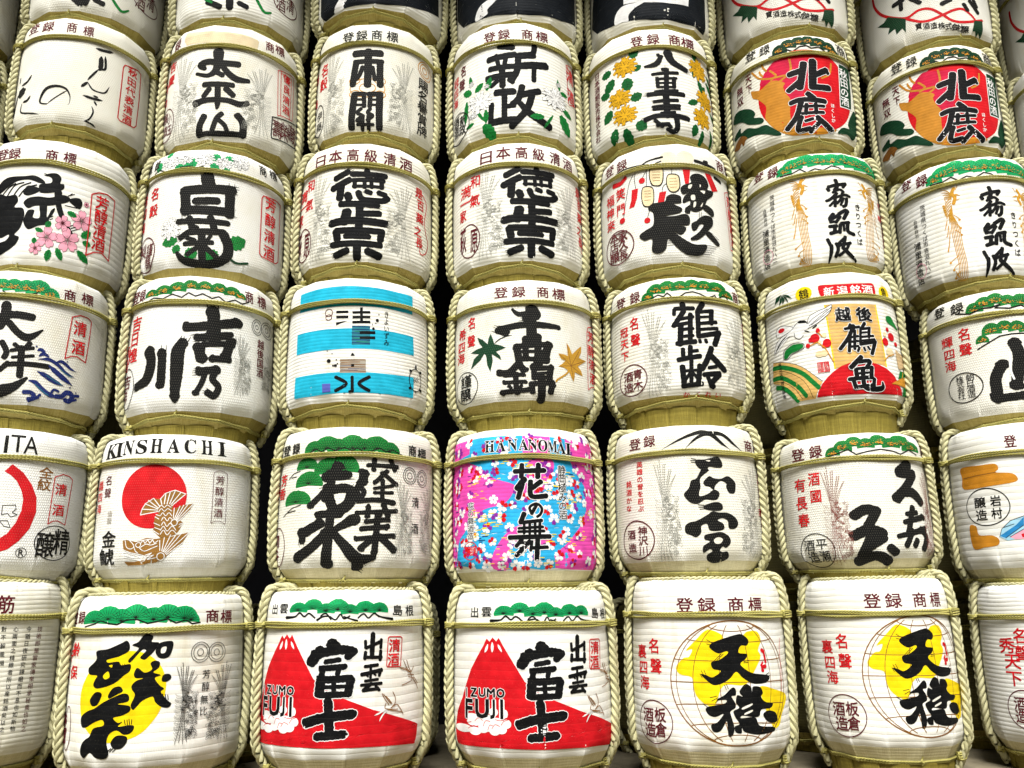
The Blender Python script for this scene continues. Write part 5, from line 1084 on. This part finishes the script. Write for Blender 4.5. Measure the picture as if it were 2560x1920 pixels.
P cover_field skyblue n:-385,86 -254,88 -176,88 -106,88 -42,86 20,85 93,82 165,79 248,75 354,74 365,-9 414,-120 381,-261 371,-351 400,-441 260,-437 177,-442 108,-436 54,-443 -11,-435 -76,-441 -138,-433 -221,-434 -283,-422 -402,-411 -401,-321 -425,-161 -383,2
P cover_pink hotpink n:-385,86 -254,88 -256,27 -383,2
P cover_pink hotpink n:-17,85 94,82 91,8 -17,9
P cover_pink hotpink n:164,79 248,75 354,74 365,-9 414,-120 381,-261 371,-351 400,-441 177,-442 108,-436 98,-384 152,-345 224,-277 276,-203 271,-109 216,-55 193,-21 166,13
P cover_pink hotpink s:-378,1 -229,-19 -134,-82 -53,-112 -56,-143 -93,-185 -173,-203 -221,-234 -280,-287 -321,-324 -350,-413 -402,-411 -401,-321 -425,-161
P cover_pink hotpink s:9,-16 99,-12 102,-67 77,-121 15,-157 -45,-167 -28,-122 -1,-69
P cover_pink hotpink s:-77,-294 -4,-269 81,-321 54,-346 -14,-333 -65,-345 -85,-438 -148,-432 -136,-373
G dashes yellow n:-348,-18 326,-431
G blossoms white n:-380,88 375,-430
T top_text black so HANANOMAI:-151,47,42,47;-103,46,39,47;-57,47,37,47;-14,48,37,47;22,46,37,47;63,44,38,47;103,42,41,47;143,39,44,48;179,37,49,48
T side_text black bo 静岡極みの酒:142,-52,37,37;142,-88,37,37;142,-123,37,36;142,-159,37,36;142,-194,37,36;142,-229,37,36
T side_text black bo 花の舞酒造:-242,-186,34,28;-242,-216,34,28;-242,-245,34,28;-243,-275,34,28;-243,-304,34,28
E seal_ring red 3.5:-246,-362,37.8,34.6
T seal_text red b 謹醸:-228,-362,31,39;-260,-363,35,39
K character black o:-48,-60,20.1 66,-56,20.6;-21,-34,19.3 -24,-83,19.1;43,-34,21.3 39,-83,21.1;-13,-92,24.3 -40,-127,24.3;-21,-113,19.9 -37,-165,19.8;11,-101,20 9,-144,19.9 20,-161,19.9 72,-157,20.4;51,-101,20.3 16,-127,20
K character black o:32,-193,13.8 13,-227,13.7;10,-220,11.1 6,-201,11.1 32,-188,11.2 52,-205,11.3 48,-227,11.3 34,-239,11.2
K character black o:-16,-227,19.6 -29,-260,19.6;-21,-261,14.5 51,-253,14.7;-16,-265,11.1 -17,-303,11;5,-263,11.1 4,-304,11;25,-261,11.1 25,-304,11.1;44,-257,12.1 42,-304,12;-37,-283,11.9 55,-278,12.1;-38,-296,11.9 60,-294,12.1;-72,-318,18.8 81,-315,19.3;-25,-326,16.1 -47,-351,16.1;-31,-338,11.8 11,-340,11.8;4,-334,17.8 -47,-387,17.7;-31,-359,11.8 -14,-367,11.8;11,-359,14.4 71,-356,14.7;34,-326,19.6 30,-401,19.5;12,-334,12.7 7,-368,12.7
@E4
K mountain_mark black t:-158,16,2.5 -76,58,9.9 -6,84,17.2 35,81,17.7 92,76,16.8 142,39,11.7 197,6,3.3;-64,16,2.4 -16,60,11.6 34,77,19.3 87,36,12.5 125,12,2.8
T top_text maroon b 登録:-284,55,64,52;-211,59,52,51
T top_text maroon b 商標:243,38,69,53;315,39,48,57
G phoenix grey r:-201,-16 -95,-452
G phoenix grey l:152,-39 308,-450
P character black sm:-27,-34 10,-32 47,-22 66,-22 80,-47 76,-64 54,-67 23,-64 12,-78 -12,-73 -28,-53;-5,-71 22,-77 -4,-100 -15,-116 -15,-147 -21,-168 -19,-185 11,-176 37,-158 58,-171 51,-194 34,-202 -1,-200 -28,-216 -54,-212 -72,-194 -79,-174 -60,-151 -49,-120 -29,-111;-3,-127 20,-103 40,-111 67,-113 101,-101 133,-123 134,-150 125,-170 101,-170 89,-146 90,-131 66,-122 43,-142 37,-161 22,-148 3,-142;-7,-225 33,-210 62,-214 69,-233 57,-244 26,-245 -3,-239
P character black sm:-81,-305 -63,-291 -35,-284 5,-261 26,-247 51,-252 89,-253 122,-271 134,-295 119,-315 90,-315 86,-286 65,-275 44,-283 66,-297 69,-317 46,-326 11,-324 1,-298 -21,-307 -22,-332 -41,-351 -62,-343 -81,-332;-9,-343 25,-335 56,-331 87,-348 93,-373 73,-394 59,-389 47,-404 57,-411 78,-410 86,-434 60,-452 24,-459 -1,-446 -4,-423 16,-408 7,-399 -18,-414 -18,-388 8,-369 -11,-360
P brush_gap cream2 sm:25,-362 44,-352 60,-361 49,-377 30,-377;11,-37 29,-36 25,-42
L bristles black n 2.6:-25,-37 -47,-36;-23,-45 -45,-43;-27,-32 -44,-28;-5,-223 -29,-220;-5,-230 -27,-230;-4,-237 -22,-238
T side_text red b 英雄の昔を忍ぶ:-261,-36,31,26;-261,-67,31,26;-261,-99,31,26;-260,-130,31,26;-260,-161,31,25;-260,-192,30,25;-260,-223,30,25
T side_text red b 銘酒かな:-323,-113,35,27;-324,-148,35,27;-326,-182,35,27;-328,-216,34,26
E seal_ring maroon 5:-291,-352,86.9,79.9
T seal_text maroon b 神沢川:-257,-316,46,38;-257,-356,46,38;-258,-397,46,38
T seal_text maroon b 酒造:-319,-328,50,39;-317,-383,50,38
L seal_frame red n 3.7:306,-84 346,-48 330,-65 306,-305 321,-316 306,-84
T seal_text red b 清酒:369,-120,42,32;305,-239,42,32
@F4
G fans green g:-181,25,30.4,35.0;-140,44,37.4,44.5;-95,59,38.8,46.3;-49,52,35.7,41.7;6,62,44.3,48.4;58,52,42.8,42.1;110,59,62.1,52.1;169,40,62.8,40.5
L branch black n 5.5:-219,13 -169,24 -120,42 -91,17 -43,29 7,37 59,29 97,16 148,38 204,20
T top_text maroon b 登録:-343,46,73,59;-253,48,56,58
T top_text maroon b 商:269,48,28,56
G phoenix redbrown r:-246,-19 -136,-476
G phoenix redbrown l:187,-32 286,-464
K character black n:125,-34,56.5 77,-67,51.4;86,-72,38.6 155,-72,45;152,-74,46.8 107,-130,41.8 52,-183,48.8;74,-160,35.5 136,-157,46.6 186,-196,43.9
K character black n:89,-252,20.9 146,-245,23.6;125,-224,30.6 88,-335,28.2;75,-288,22.2 169,-267,27.4;176,-258,23.4 190,-268,24.5;40,-350,21 189,-316,29.2;110,-326,27.4 72,-390,25.5;160,-318,30.9 190,-352,34 167,-404,31.4;129,-368,28.4 113,-390,27.4
K character black n:-123,-254,44 -82,-230,44.1 -38,-240,44.7;-45,-249,39.6 -84,-316,38.9;-131,-343,45.4 -76,-318,45.5 -24,-337,46.4;-26,-353,47.9 -81,-388,46.8;-64,-345,43.9 -108,-438,46;-126,-458,48.5 -55,-433,45.1 -4,-461,50.5;2,-399,37 25,-420,37.9
T side_text red b 酒國:-270,-76,53,59;-268,-155,53,58
T side_text red b 有長春:-344,-96,65,61;-343,-179,64,61;-338,-258,62,60
E seal_ring black 3.6:-291,-402,81.0,79.0
T seal_text black n 平瀬酒造:-263,-371,48,50;-256,-427,47,52;-320,-374,56,50;-311,-429,54,53
@G4
T top_text maroon b 登:-204,45,44,50
P cloud_motif ochre s:-439,-35 -335,-36 -272,-38 -261,-59 -273,-72 -220,-80 -199,-94 -204,-115 -287,-123 -429,-123 -437,-76
L cloud_line brown n 3.3:-427,-79 -273,-72
E seal_ring black 3.9:-332,-203,94.9,73.3
T seal_text black b 岩村醸造:-289,-183,43,42;-291,-232,43,42;-357,-184,51,43;-356,-234,51,43
P cloud_motif ochre s:-424,-275 -388,-276 -378,-311 -324,-316 -297,-332 -304,-355 -358,-361 -418,-361
P kimono lightblue n:-292,-324 -280,-294 -245,-265 -193,-249 -150,-248 -162,-332 -204,-330 -263,-340
P kimono blue n:-291,-321 -225,-282 -194,-253 -198,-284 -269,-330
P kimono pink n:-254,-327 -200,-299 -158,-301 -162,-335 -233,-337
P kimono red n:-212,-318 -187,-311 -189,-330 -209,-331
L kimono_line black n 2.3:-292,-324 -280,-294 -245,-265 -193,-249;-275,-290 -232,-278;-269,-330 -198,-284;-254,-327 -200,-299
@A5
T top_text maroon b 筋:235,43,58,59
T side_text maroon n 技術即是當家傳來相承秘奥也如之:376,-41,24,18;374,-65,24,18;372,-89,24,18;370,-113,24,18;367,-136,24,18;365,-160,23,18;363,-183,23,18;361,-206,23,18;359,-229,23,18;358,-252,23,18;356,-275,22,18;355,-298,22,18;353,-321,22,18;351,-343,22,18;350,-366,22,18
T side_text black n 今猶日夜研究練磨而不息也如斯物:327,-40,21,18;325,-64,21,18;323,-87,20,18;321,-111,20,18;320,-134,20,18;318,-157,20,18;317,-180,20,18;315,-203,20,18;314,-226,20,18;312,-249,20,18;311,-271,19,18;310,-294,19,18;308,-316,19,18;307,-339,19,17;306,-361,19,17
T side_text black n 心兩面之精緻者所以産銘酒矣以之:278,-39,18,18;277,-63,18,18;277,-86,18,18;276,-109,18,18;275,-133,18,18;274,-156,18,18;273,-179,18,18;272,-202,18,18;272,-225,18,18;271,-247,18,17;270,-270,18,17;270,-293,18,17;269,-315,17,17;269,-338,17,17;268,-360,17,17
T side_text black n 對不解風損:236,-38,17,18;237,-65,17,18;238,-93,17,18;239,-120,17,18;240,-148,17,18
@B5
P sun_blob yellow s:-183,-232 -177,-181 -147,-133 -108,-96 -45,-73 13,-68 61,-83 100,-118 120,-165 121,-206 111,-257 88,-298 50,-337 -3,-357 -66,-361 -126,-335 -166,-291
G fans emerald n:-153,31,61.1,40.8;-91,37,58.9,48.7;-40,30,49.4,45.8;9,40,51.0,50.7;67,32,45.9,47.4;113,38,49.5,51.1;168,34,48.4,48.0;192,28,32.2,31.0
L branch black n 4.8:-201,14 -147,24 -121,34 -85,24 -54,20 -19,35 15,36 49,22 81,28 114,35 141,21 175,30 197,17 226,21
T top_text maroon b 登録:-296,45,46,43;-234,46,51,43
T top_text maroon b 商標:275,42,58,45;343,39,60,46
P character black sm:5,-49 25,-38 37,-21 51,-12 71,-22 67,-39 91,-44 78,-69 61,-88 48,-98 34,-90 51,-69 40,-64 24,-82 3,-106 -4,-98 14,-77 27,-59;82,-65 94,-44 131,-39 137,-57 125,-91 98,-95 83,-80
P brush_gap cream2 sm:100,-61 115,-58 112,-76 99,-78
P character black sm:18,-143 28,-124 52,-140 74,-130 68,-111 81,-102 97,-108 95,-126 79,-140 103,-150 85,-159 100,-182 116,-195 107,-206 131,-235 142,-245 133,-257 110,-253 91,-237 81,-219 50,-232 34,-250 23,-259 15,-244 26,-212 15,-193 14,-180 27,-166 49,-158 25,-157;111,-150 130,-148 137,-161 122,-173 107,-169
P character black sm:-124,-67 -78,-60 -33,-42 -14,-34 -3,-47 -5,-68 -29,-82 -48,-88 -79,-96 -73,-105 -37,-102 -25,-114 4,-111 4,-133 -15,-148 -35,-166 -64,-180 -107,-189 -125,-179 -120,-161 -113,-147 -147,-143 -154,-124 -131,-105 -121,-91
P brush_gap yellow sm:-88,-148 -71,-134 -64,-152 -80,-159;-69,-115 -57,-112 -59,-121
P character black sm:-134,-226 -112,-201 -87,-207 -101,-240 -123,-245;-63,-211 -48,-188 -24,-183 -14,-198 -36,-210 -58,-221;-80,-234 -50,-220 -12,-206 6,-212 6,-231 -28,-239 11,-246 13,-263 -10,-276 -39,-283 -23,-299 -8,-296 -21,-311 16,-307 31,-312 23,-331 -0,-337 -25,-323 -49,-335 -56,-361 -47,-397 -62,-413 -95,-410 -119,-394 -143,-412 -160,-396 -156,-368 -140,-352 -125,-343 -110,-317 -72,-307 -79,-289 -112,-299 -142,-314 -164,-311 -169,-282 -142,-263 -112,-253;-42,-362 -24,-340 8,-343 10,-362 -6,-380 -30,-380
L bristles black n 2.7:2,-305 -2,-290;9,-306 7,-290;16,-305 13,-288;22,-304 22,-290;116,-227 113,-212;124,-228 121,-214;131,-231 129,-216;-39,-379 -51,-389;-32,-379 -43,-390;-22,-380 -33,-390;-15,-126 -21,-112;-8,-124 -15,-110
T side_text red b 齢保:-250,-62,60,46;-250,-139,59,45
T side_text red b 千年酒:-290,-85,31,43;-308,-149,29,40;-344,-215,45,44
E seal_ring maroon 3.6:-260,-323,28.1,71.3
T seal_text maroon b 多胡本家:-292,-296,40,48;-292,-352,39,48;-290,-295,34,47;-287,-347,40,56
E emblem black 2.1:234,-81,34.5,34.2;234,-81,26.0,26.0;233,-81,11.4,11.6;303,-84,38.4,33.4;302,-84,27.9,25.0;300,-84,12.0,11.1
G phoenix black r:147,-108 236,-382
G phoenix black l:268,-113 388,-391
T side_text black n 芳醇無比:260,-157,31,30;259,-198,30,30;256,-241,30,30;255,-279,30,29
@C5
T top_text black b 出雲:-269,56,47,36;-210,58,46,35
T top_text black b 島根:237,46,49,37;303,44,49,38
G fans emerald n:-139,49,39.2,31.0;-79,56,38.8,34.8;-31,45,32.3,30.7;10,49,42.4,41.4;52,41,31.4,30.8;107,45,39.7,37.7;159,45,36.0,32.0
K branch black n:-191,26,10.7 -150,29,6.3 -131,42,6.2 -111,29,6 -93,40,5.9 -70,24,5.8;-61,17,8.2 -41,28,5.3 -20,30,5.2;-16,28,5.2 4,17,5.2 20,36,5.2 32,20,5.1 52,29,5.2;-49,30,5.3 -31,39,5.2 -12,18,5.2;32,27,5.2 56,19,5.2 78,12,8.8;81,22,5.2 101,36,5.3 118,21,5.3 139,37,5.4 157,25,5.5;148,32,5.4 170,23,5.6 213,16,9.9
P mountain red n:-221,-56 -217,-48 -208,-35 -196,-46 -183,-31 -168,-45 -158,-32 -148,-49 -102,-121 -65,-180 -19,-216 29,-241 141,-286 356,-352 339,-417 213,-409 124,-406 46,-405 -32,-404 -94,-402 -164,-400 -259,-401 -389,-403 -400,-352 -382,-292 -341,-242 -287,-143
P snow_slit white s:-217,-83 -215,-69 -204,-54 -202,-61 -206,-75;-186,-82 -190,-65 -185,-47 -179,-59 -180,-75;-147,-81 -159,-69 -162,-55 -154,-61 -147,-73
K character black or:-8,-61,39.3 9,-79,39.1;-44,-86,38.2 -75,-123,38.8;-68,-100,33.9 21,-84,32.8 66,-91,32.9;71,-89,25.9 49,-109,25.7;-25,-124,18 22,-117,17.9;-41,-146,22 41,-140,21.7;-33,-146,22 -39,-176,21.9;22,-143,17.8 16,-165,17.7;-43,-184,25.9 61,-179,25.5;-39,-177,32.9 -44,-229,32.8;62,-182,29.3 53,-229,29.1;-30,-207,14 51,-205,13.8;5,-185,17.7 6,-233,17.6;-41,-233,21.8 52,-231,21.5
K character black or:-87,-323,34.3 -35,-308,33.1 71,-296,32.9;-12,-255,32.2 -5,-356,31.8;-48,-366,29.3 44,-361,28.7
K character black n:136,-34,18 133,-111,17.8;112,-80,11.2 168,-59,11.8;109,-57,11.2 110,-79,11.2;168,-54,11.8 166,-81,11.7;110,-95,12.8 108,-115,12.7;108,-111,11.1 169,-113,11.7;166,-93,13.4 164,-121,13.3
K character black n:109,-142,11.1 155,-138,11.5;98,-168,13.3 170,-156,14.2;167,-157,11.6 161,-174,11.5;130,-138,9.7 129,-180,9.6;116,-171,7.1 120,-175,7.1;143,-169,7.3 148,-172,7.3;110,-190,9.4 156,-186,9.8;97,-203,10.1 170,-200,10.8;132,-200,12.8 104,-221,12.5;104,-221,10.9 157,-217,11.4;149,-209,11.3 162,-222,11.5
L seal_frame red c 3.6:202,-45 252,-46 259,-51 252,-146 246,-149 195,-147 190,-142 196,-49
T seal_text red b 清酒:225,-75,51,44;220,-123,50,44
E cloud_puff white 0:-335,-344,60.1,13.7;-265,-349,30.5,13.6;-226,-319,32.4,15.1;-227,-340,25.7,13.6;-178,-346,21.8,13.5;-151,-340,19.9,14.2;-132,-321,17.0,14.9;-169,-318,26.5,17.2;-201,-306,23.9,12.8;-270,-318,38.8,14.4;-139,-288,12.5,15.0;-182,-283,18.9,14.4;-196,-334,24.6,15.0;-280,-302,34.2,11.5
L cloud_line red s 2.2:-373,-318 -331,-326 -283,-320;-302,-343 -273,-332 -247,-336;-226,-331 -215,-313 -196,-314;-189,-338 -176,-324 -157,-329;-152,-325 -143,-313 -127,-307;-265,-316 -247,-304 -228,-312;-174,-307 -153,-310 -134,-301;-206,-343 -198,-327 -184,-328
T latin_text black bo IZUMO:-312,-222,37,29;-270,-220,37,29;-229,-219,37,28;-191,-219,34,28;-153,-219,29,28
T latin_text black bo FUJI:-297,-276,79,61;-231,-273,58,60;-185,-273,46,60;-149,-272,43,60
L crane brown s 2.8:267,-129 283,-154 303,-171;283,-128 296,-155 310,-171;247,-152 277,-157 303,-171 325,-152;303,-171 314,-196 290,-206 259,-213;318,-192 342,-214 354,-231;325,-189 351,-211;289,-178 325,-181;293,-186 325,-193;253,-156 289,-164
L crane brown s 2.7:173,-235 184,-253 201,-273;179,-237 196,-257 208,-270;189,-245 203,-258 213,-270;217,-232 228,-252 226,-271 209,-285;209,-285 234,-275 250,-288 265,-309;189,-268 185,-283 209,-289 239,-291;194,-288 229,-296 256,-301
K crane_leg white t:190,-287,5 163,-299,4.9 146,-305,4.8;195,-291,5.1 177,-305,5 164,-325,4.9
@F5
T top_text maroon b 登録商標:-135,43,65,50;-52,43,65,50;60,44,65,50;145,44,65,50
P continent yellow s:-178,-163 -149,-133 -126,-127 -114,-103 -137,-107 -97,-71 -61,-41 -33,-41 -1,-56 12,-72 73,-61 100,-45 142,-46 158,-74 142,-106 151,-131 110,-185 73,-218 -6,-220 -40,-282 -74,-280 -106,-253 -115,-222 -121,-194 -164,-185
P continent yellow s:143,-224 214,-237 298,-263 253,-317 232,-353 194,-358 163,-306 143,-257
G globe brown n:-202,-180 281,-284 3,-9 37,-410
P character black sm:-46,-86 -13,-72 59,-54 82,-57 102,-74 94,-91 69,-92 59,-114 93,-119 85,-135 65,-147 69,-159 108,-180 186,-191 175,-211 135,-216 101,-212 68,-195 44,-176 18,-198 -14,-214 -43,-218 -69,-201 -86,-183 -67,-186 -44,-193 -13,-173 -41,-166 -46,-145 -17,-137 16,-117 12,-109 -19,-116 -47,-100
P character black sm:-4,-249 25,-226 38,-232 37,-250 21,-254 33,-274 33,-290 14,-301 16,-317 25,-353 17,-377 3,-380 -0,-360 -2,-332 -19,-356 -34,-366 -53,-364 -58,-344 -35,-335 -12,-309 -42,-319 -67,-311 -71,-289 -8,-277 -0,-265 -36,-266;40,-254 47,-250 63,-255 52,-239 76,-216 99,-224 102,-240 109,-224 140,-227 151,-246 141,-258 161,-275 199,-281 184,-296 139,-298 128,-317 106,-321 59,-315 52,-323 87,-321 112,-324 128,-349 194,-356 197,-369 152,-375 108,-376 62,-366 53,-354 50,-370 29,-367 26,-349 44,-341 31,-321 25,-301 47,-290 36,-274;145,-314 171,-303 210,-311 222,-335 198,-344 162,-336
P brush_gap cream2 sm:60,-290 98,-278 97,-284 62,-296;69,-307 98,-298 97,-304 68,-313
L bristles black n 2:-67,-186 -74,-170;-74,-189 -84,-172;-81,-195 -89,-182;166,-191 187,-181;173,-194 191,-191;173,-201 187,-202;-39,-82 -59,-71;-43,-88 -60,-85;0,-118 -28,-141;-7,-117 -35,-140;-33,-253 -57,-258;-29,-258 -52,-269;-24,-263 -39,-274;-66,-289 -84,-278;78,-143 98,-139;76,-147 96,-146;3,-232 -2,-218;11,-230 5,-216
K splash red n:158,-107,12.6 166,-112,12.9;168,-117,9.4 174,-147,9.6;159,-147,8 151,-157,7.8;155,-163,12.4 172,-160,13.1;154,-173,10.1 160,-174,10.3
T side_text red b 名聲:-276,-95,59,50;-270,-162,58,50
T side_text red b 裏四海:-354,-115,60,46;-345,-169,59,46;-338,-220,59,45
E seal_ring maroon 3.6:-292,-347,88.8,70.4
T seal_text maroon b 板倉酒造:-259,-322,54,46;-257,-370,53,46;-321,-325,61,47;-313,-374,61,47
L seal_frame red n 2.4:286,-71 272,-104 259,-246
@G5
T top_text maroon b 登録:-212,62,53,52;-148,63,51,51
T side_text red b 名聲:-321,-65,56,55;-320,-127,55,55
T side_text red b 秀天下:-382,-101,73,56;-365,-156,69,56;-365,-217,69,55
E seal_ring maroon 3.7:-335,-324,74.7,66.6
T seal_text maroon b 酒造:-353,-304,51,46;-354,-349,50,46
@A0
K character black n:8,-372,34.2 51,-411,32.7;82,-362,30.6 71,-405,30.3;112,-379,27 145,-388,26.8;61,-353,33.1 65,-397,32.5
K stroke green n:178,-341,14.3 225,-392,14.4 261,-369,8.2
E seal_ring maroon 4.9:358,-273,79.9,55.6
T seal_text maroon n 清酒:380,-247,57,80;316,-287,58,81
@B0
K character black n:-69,-372,31.7 -16,-399,29.6;29,-337,34 30,-403,33.3;72,-376,28 103,-387,27.6
K stroke green n:141,-323,14.8 182,-386,14.8 218,-373,8.4;-82,-357,12.4 -52,-375,11.9
E seal_ring maroon 5.1:302,-287,74.2,58.4
T seal_text maroon n 清酒:327,-270,55,76;268,-297,55,76
@C0
P cover_field ink n:-311,-297 -312,-92 16,-148 356,-44 378,-339 231,-392 139,-415 59,-427 -25,-430 -115,-433 -188,-438 -273,-446 -305,-402
P crescent white s:-199,-438 -191,-413 -167,-382 -139,-350 -97,-350 -119,-389 -141,-420 -146,-436
@D0
P cover_field ink n:-408,-290 -407,-27 -37,-129 377,-24 353,-359 217,-409 121,-417 51,-423 -40,-425 -119,-415 -229,-411 -319,-392
P crescent white s:-226,-409 -224,-375 -199,-341 -153,-321 -95,-312 -124,-344 -157,-372 -161,-399
@E0
P cover_field ink n:-446,-294 -404,-61 -72,-169 281,-138 260,-432 164,-429 87,-430 27,-428 -51,-425 -123,-415 -193,-405 -261,-399 -369,-375
P label_plate white n:-186,-240 146,-264 136,-331 36,-337 -52,-331 -188,-307
P crescent white s:-241,-401 -232,-345 -195,-316 -135,-319 -85,-323 -131,-347 -164,-375 -168,-409 -199,-403
@G0
L knot_cord red s 14:-406,-66 -398,-136 -346,-222 -243,-299 -177,-283 -127,-293 -76,-339 -33,-377 35,-383 131,-353;-243,-299 -184,-345 -134,-355 -76,-339 -26,-318 20,-312 66,-345 88,-376
P tassel darkgreen n:-327,-241 -238,-304 -246,-379 -260,-348 -291,-366 -295,-330 -335,-340 -323,-307 -394,-258 -351,-260
P tassel darkgreen n:74,-370 131,-356 128,-426 124,-451 99,-428 92,-452 76,-426 59,-430
T maker_text black b 寶酒造株式会社醸:-186,-372,30,35;-153,-382,30,35;-121,-389,30,35;-88,-397,30,35;-57,-404,31,35;-28,-409,32,35;-1,-414,34,34;23,-421,36,34
K character black n:-287,-199,26.6 -242,-191,25.8;-252,-172,21.3 -254,-242,21;-205,-203,22.8 -168,-243,22.6;-74,-277,23 -35,-258,23.7;30,-284,23.1 44,-315,23.6;65,-259,23.3 106,-316,25.5;88,-247,21.6 104,-283,22.5
=D2 C2 39 8
=F1 G1 16 9
=G2 F2 -36 -5
=D5 C5 21 -10
=E5 F5 -18 -11
=F0 G0 7 6
=H0 G0 -60 0'''
LINES={};COPY={}
cur=None
for ln in DATA.split('\n'):
    if not ln: continue
    if ln[0]=='@': cur=ln[1:]; LINES[cur]=[]
    elif ln[0]=='=': d,s,a,b=ln[1:].split(' '); COPY[d]=(s,float(a),float(b))
    else: LINES[cur].append(ln)
need=set()
for ls in LINES.values():
    for ln in ls:
        if ln[0]=='T':
            h=ln.split(':',1)[0].split(' ')
            for ch in h[4]: need.add(serif(ch) if 's' in h[3] else ch)
load_glyphs(need)
WHITE={'A4':0,'B4':0,'A2':.35,'B2':.3,'A3':.35,'B3':.35,'C3':.3,'F3':.25,'F2':.35,'G2':.35,'E2':.3,'G4':.25,'E5':.35,'F5':.35,'G5':.35,'B5':.35,'C5':.35,'D5':.35}
WOVEN={'B1','C1','A1','B2','E2','D3','A3','B3','C4','G3','A4','B4','E4','F4','F0','G0','H0','A0'}
RIB={'C5':.030,'D5':.030,'B5':.030,'E5':.022,'F5':.022,'F2':.021,'G2':.021,'A2':.026,'G4':.026}
SAG={'D3','F4','C4','B4','C5','D5','E5','F5','G5','A5','B5','E4','G4','D4','B2'}
CAMX,CAMY=camo.matrix_world.translation.x,camo.matrix_world.translation.y
ROWS='54321 0'
rb=random.Random(3)
def make_barrel(bid,pos,base,yaw,label,deco=True,shaded=False,nple=9):
    X,Y,Z,s,sz=pos; var=rb.randrange(6)
    root=bpy.data.objects.new('sake_barrel',None); COL.objects.link(root); root.location=(X,Y,base); tag(root,label,'barrel','straw-wrapped sake barrels stacked in rows')
    weave=1.0 if bid in WOVEN or shaded else 0.0; rib=RIB.get(bid,.0155); tint=min(1,max(0,WHITE.get(bid,.65)+rb.uniform(-.12,.12))); age=rb.random()
    def place(o,rz=0.):
        o.location=(0,0,Z-base); o.scale=(s,s,sz); o.rotation_euler=(0,0,rz); o['rib']=rib; o['weave']=weave; o['tint']=tint; o['age']=age
    m=BODY[var]; place(link('straw_cover',m,root))
    if bid in('A4','B4'): var=var%2; root.children[0].data=BODY[var]; place(link('hem',HEMW[var],root))
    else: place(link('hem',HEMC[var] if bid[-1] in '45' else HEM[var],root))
    hb=Z-.500*sz; h=max(hb-base,.012)
    o=link('foot_core',CORE,root); o.location=(0,0,hb-base+.004); o.scale=(s,s,h+.003)
    for i in range(nple):
        a=yaw+(i-(nple-1)/2)*2*PI/14; o=link('foot_pleat',PLEAT[rb.randrange(4)],root); o.location=(0,0,hb-base+.008); o.scale=(s,s,h+.006); o.rotation_euler=(0,0,a)
    for sd_ in (-1,1):
        ra=yaw+sd_*1.33+rb.uniform(-.05,.05)
        for j,dq in enumerate((-.052,.052)):
            o=link('side_rope',ROPES[(0 if sd_<0 else 2)+j],root); place(o,ra+dq)
        place(link('knot',KNOT,root),ra)
        o=link('knot',KNOT,root); place(o,ra); o.location.z-=.486*sz; o.scale=(s*.87,s*.87,sz)
    place(link('hoop_cord',HOOP[rb.randrange(2)],root),rb.uniform(0,6.28))
    pk=0 if bid in SAG else 1
    place(link('base_cord',LOWER[var,pk],root),0)
    p=surf(var,0.,-.500+(.036 if pk else -.004),.009); o=link('tie',TIE,root); place(o); o.location=(p[0]*s,p[1]*s,Z-base+p[2]*sz)
    if bid[-1]=='5': place(link('top_cord',TOPC,root))
    root.rotation_euler=(0,R_(rb.uniform(-.55,.55)),0)
    if deco:
        if bid in COPY: src,du,dv=COPY[bid]; build_deco(root,src,var,LINES[src],du,dv,place)
        elif bid in LINES: build_deco(root,bid,var,LINES[bid],0,0,place)
    return root
for bid in B:
    X,Y,Z,s,sz=B[bid]; row=int(bid[1]); below=bid[0]+str(row+1)
    base=B[below][2]+.124*B[below][4] if below in B else (BASE if row==5 else Z-.53)
    if row==5: base=BASE
    yaw=math.atan2(CAMX-X,-(CAMY-Y))
    make_barrel(bid,B[bid],base,yaw,LAB[bid])
# second layer standing behind, glimpsed through the gaps
for col,row,lab in [('A', 5, 'old plain straw barrel standing behind the barrel with columns of small writing'),
('A', 4, 'old plain straw barrel standing behind the white barrel with the red ring'),
('A', 3, 'old plain straw barrel glimpsed behind the navy wave barrel'),
('B', 5, 'old plain straw barrel standing behind the yellow sun disc barrel'),
('C', 5, 'old plain straw barrel standing behind the left red mountain barrel'),
('E', 5, 'old plain straw barrel standing behind the left globe barrel'),
('F', 5, 'old plain straw barrel standing behind the right globe barrel'),
('F', 4, 'old plain straw barrel standing behind the reddish phoenix barrel'),
('F', 3, 'old plain straw barrel standing behind the crane barrel'),
('G', 5, 'old plain straw barrel behind the bottom right corner barrel'),
('G', 4, 'old plain straw barrel behind the ochre cloud barrel'),
('G', 3, 'old plain straw barrel behind the mountain character barrel')]:
    near=B[col+str(row)]; X=near[0]+.02; Y=near[1]+.70
    base=BASE+(5-row)*.652; Z=base+.53
    r=make_barrel('back',(X,Y,Z,1.0,1.0),base,0,lab,deco=False,shaded=True,nple=3)
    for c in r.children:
        if c.name.startswith('straw_cover'): c.data=SHADEDBODY  # swap in the mat coloured dark as if in shade
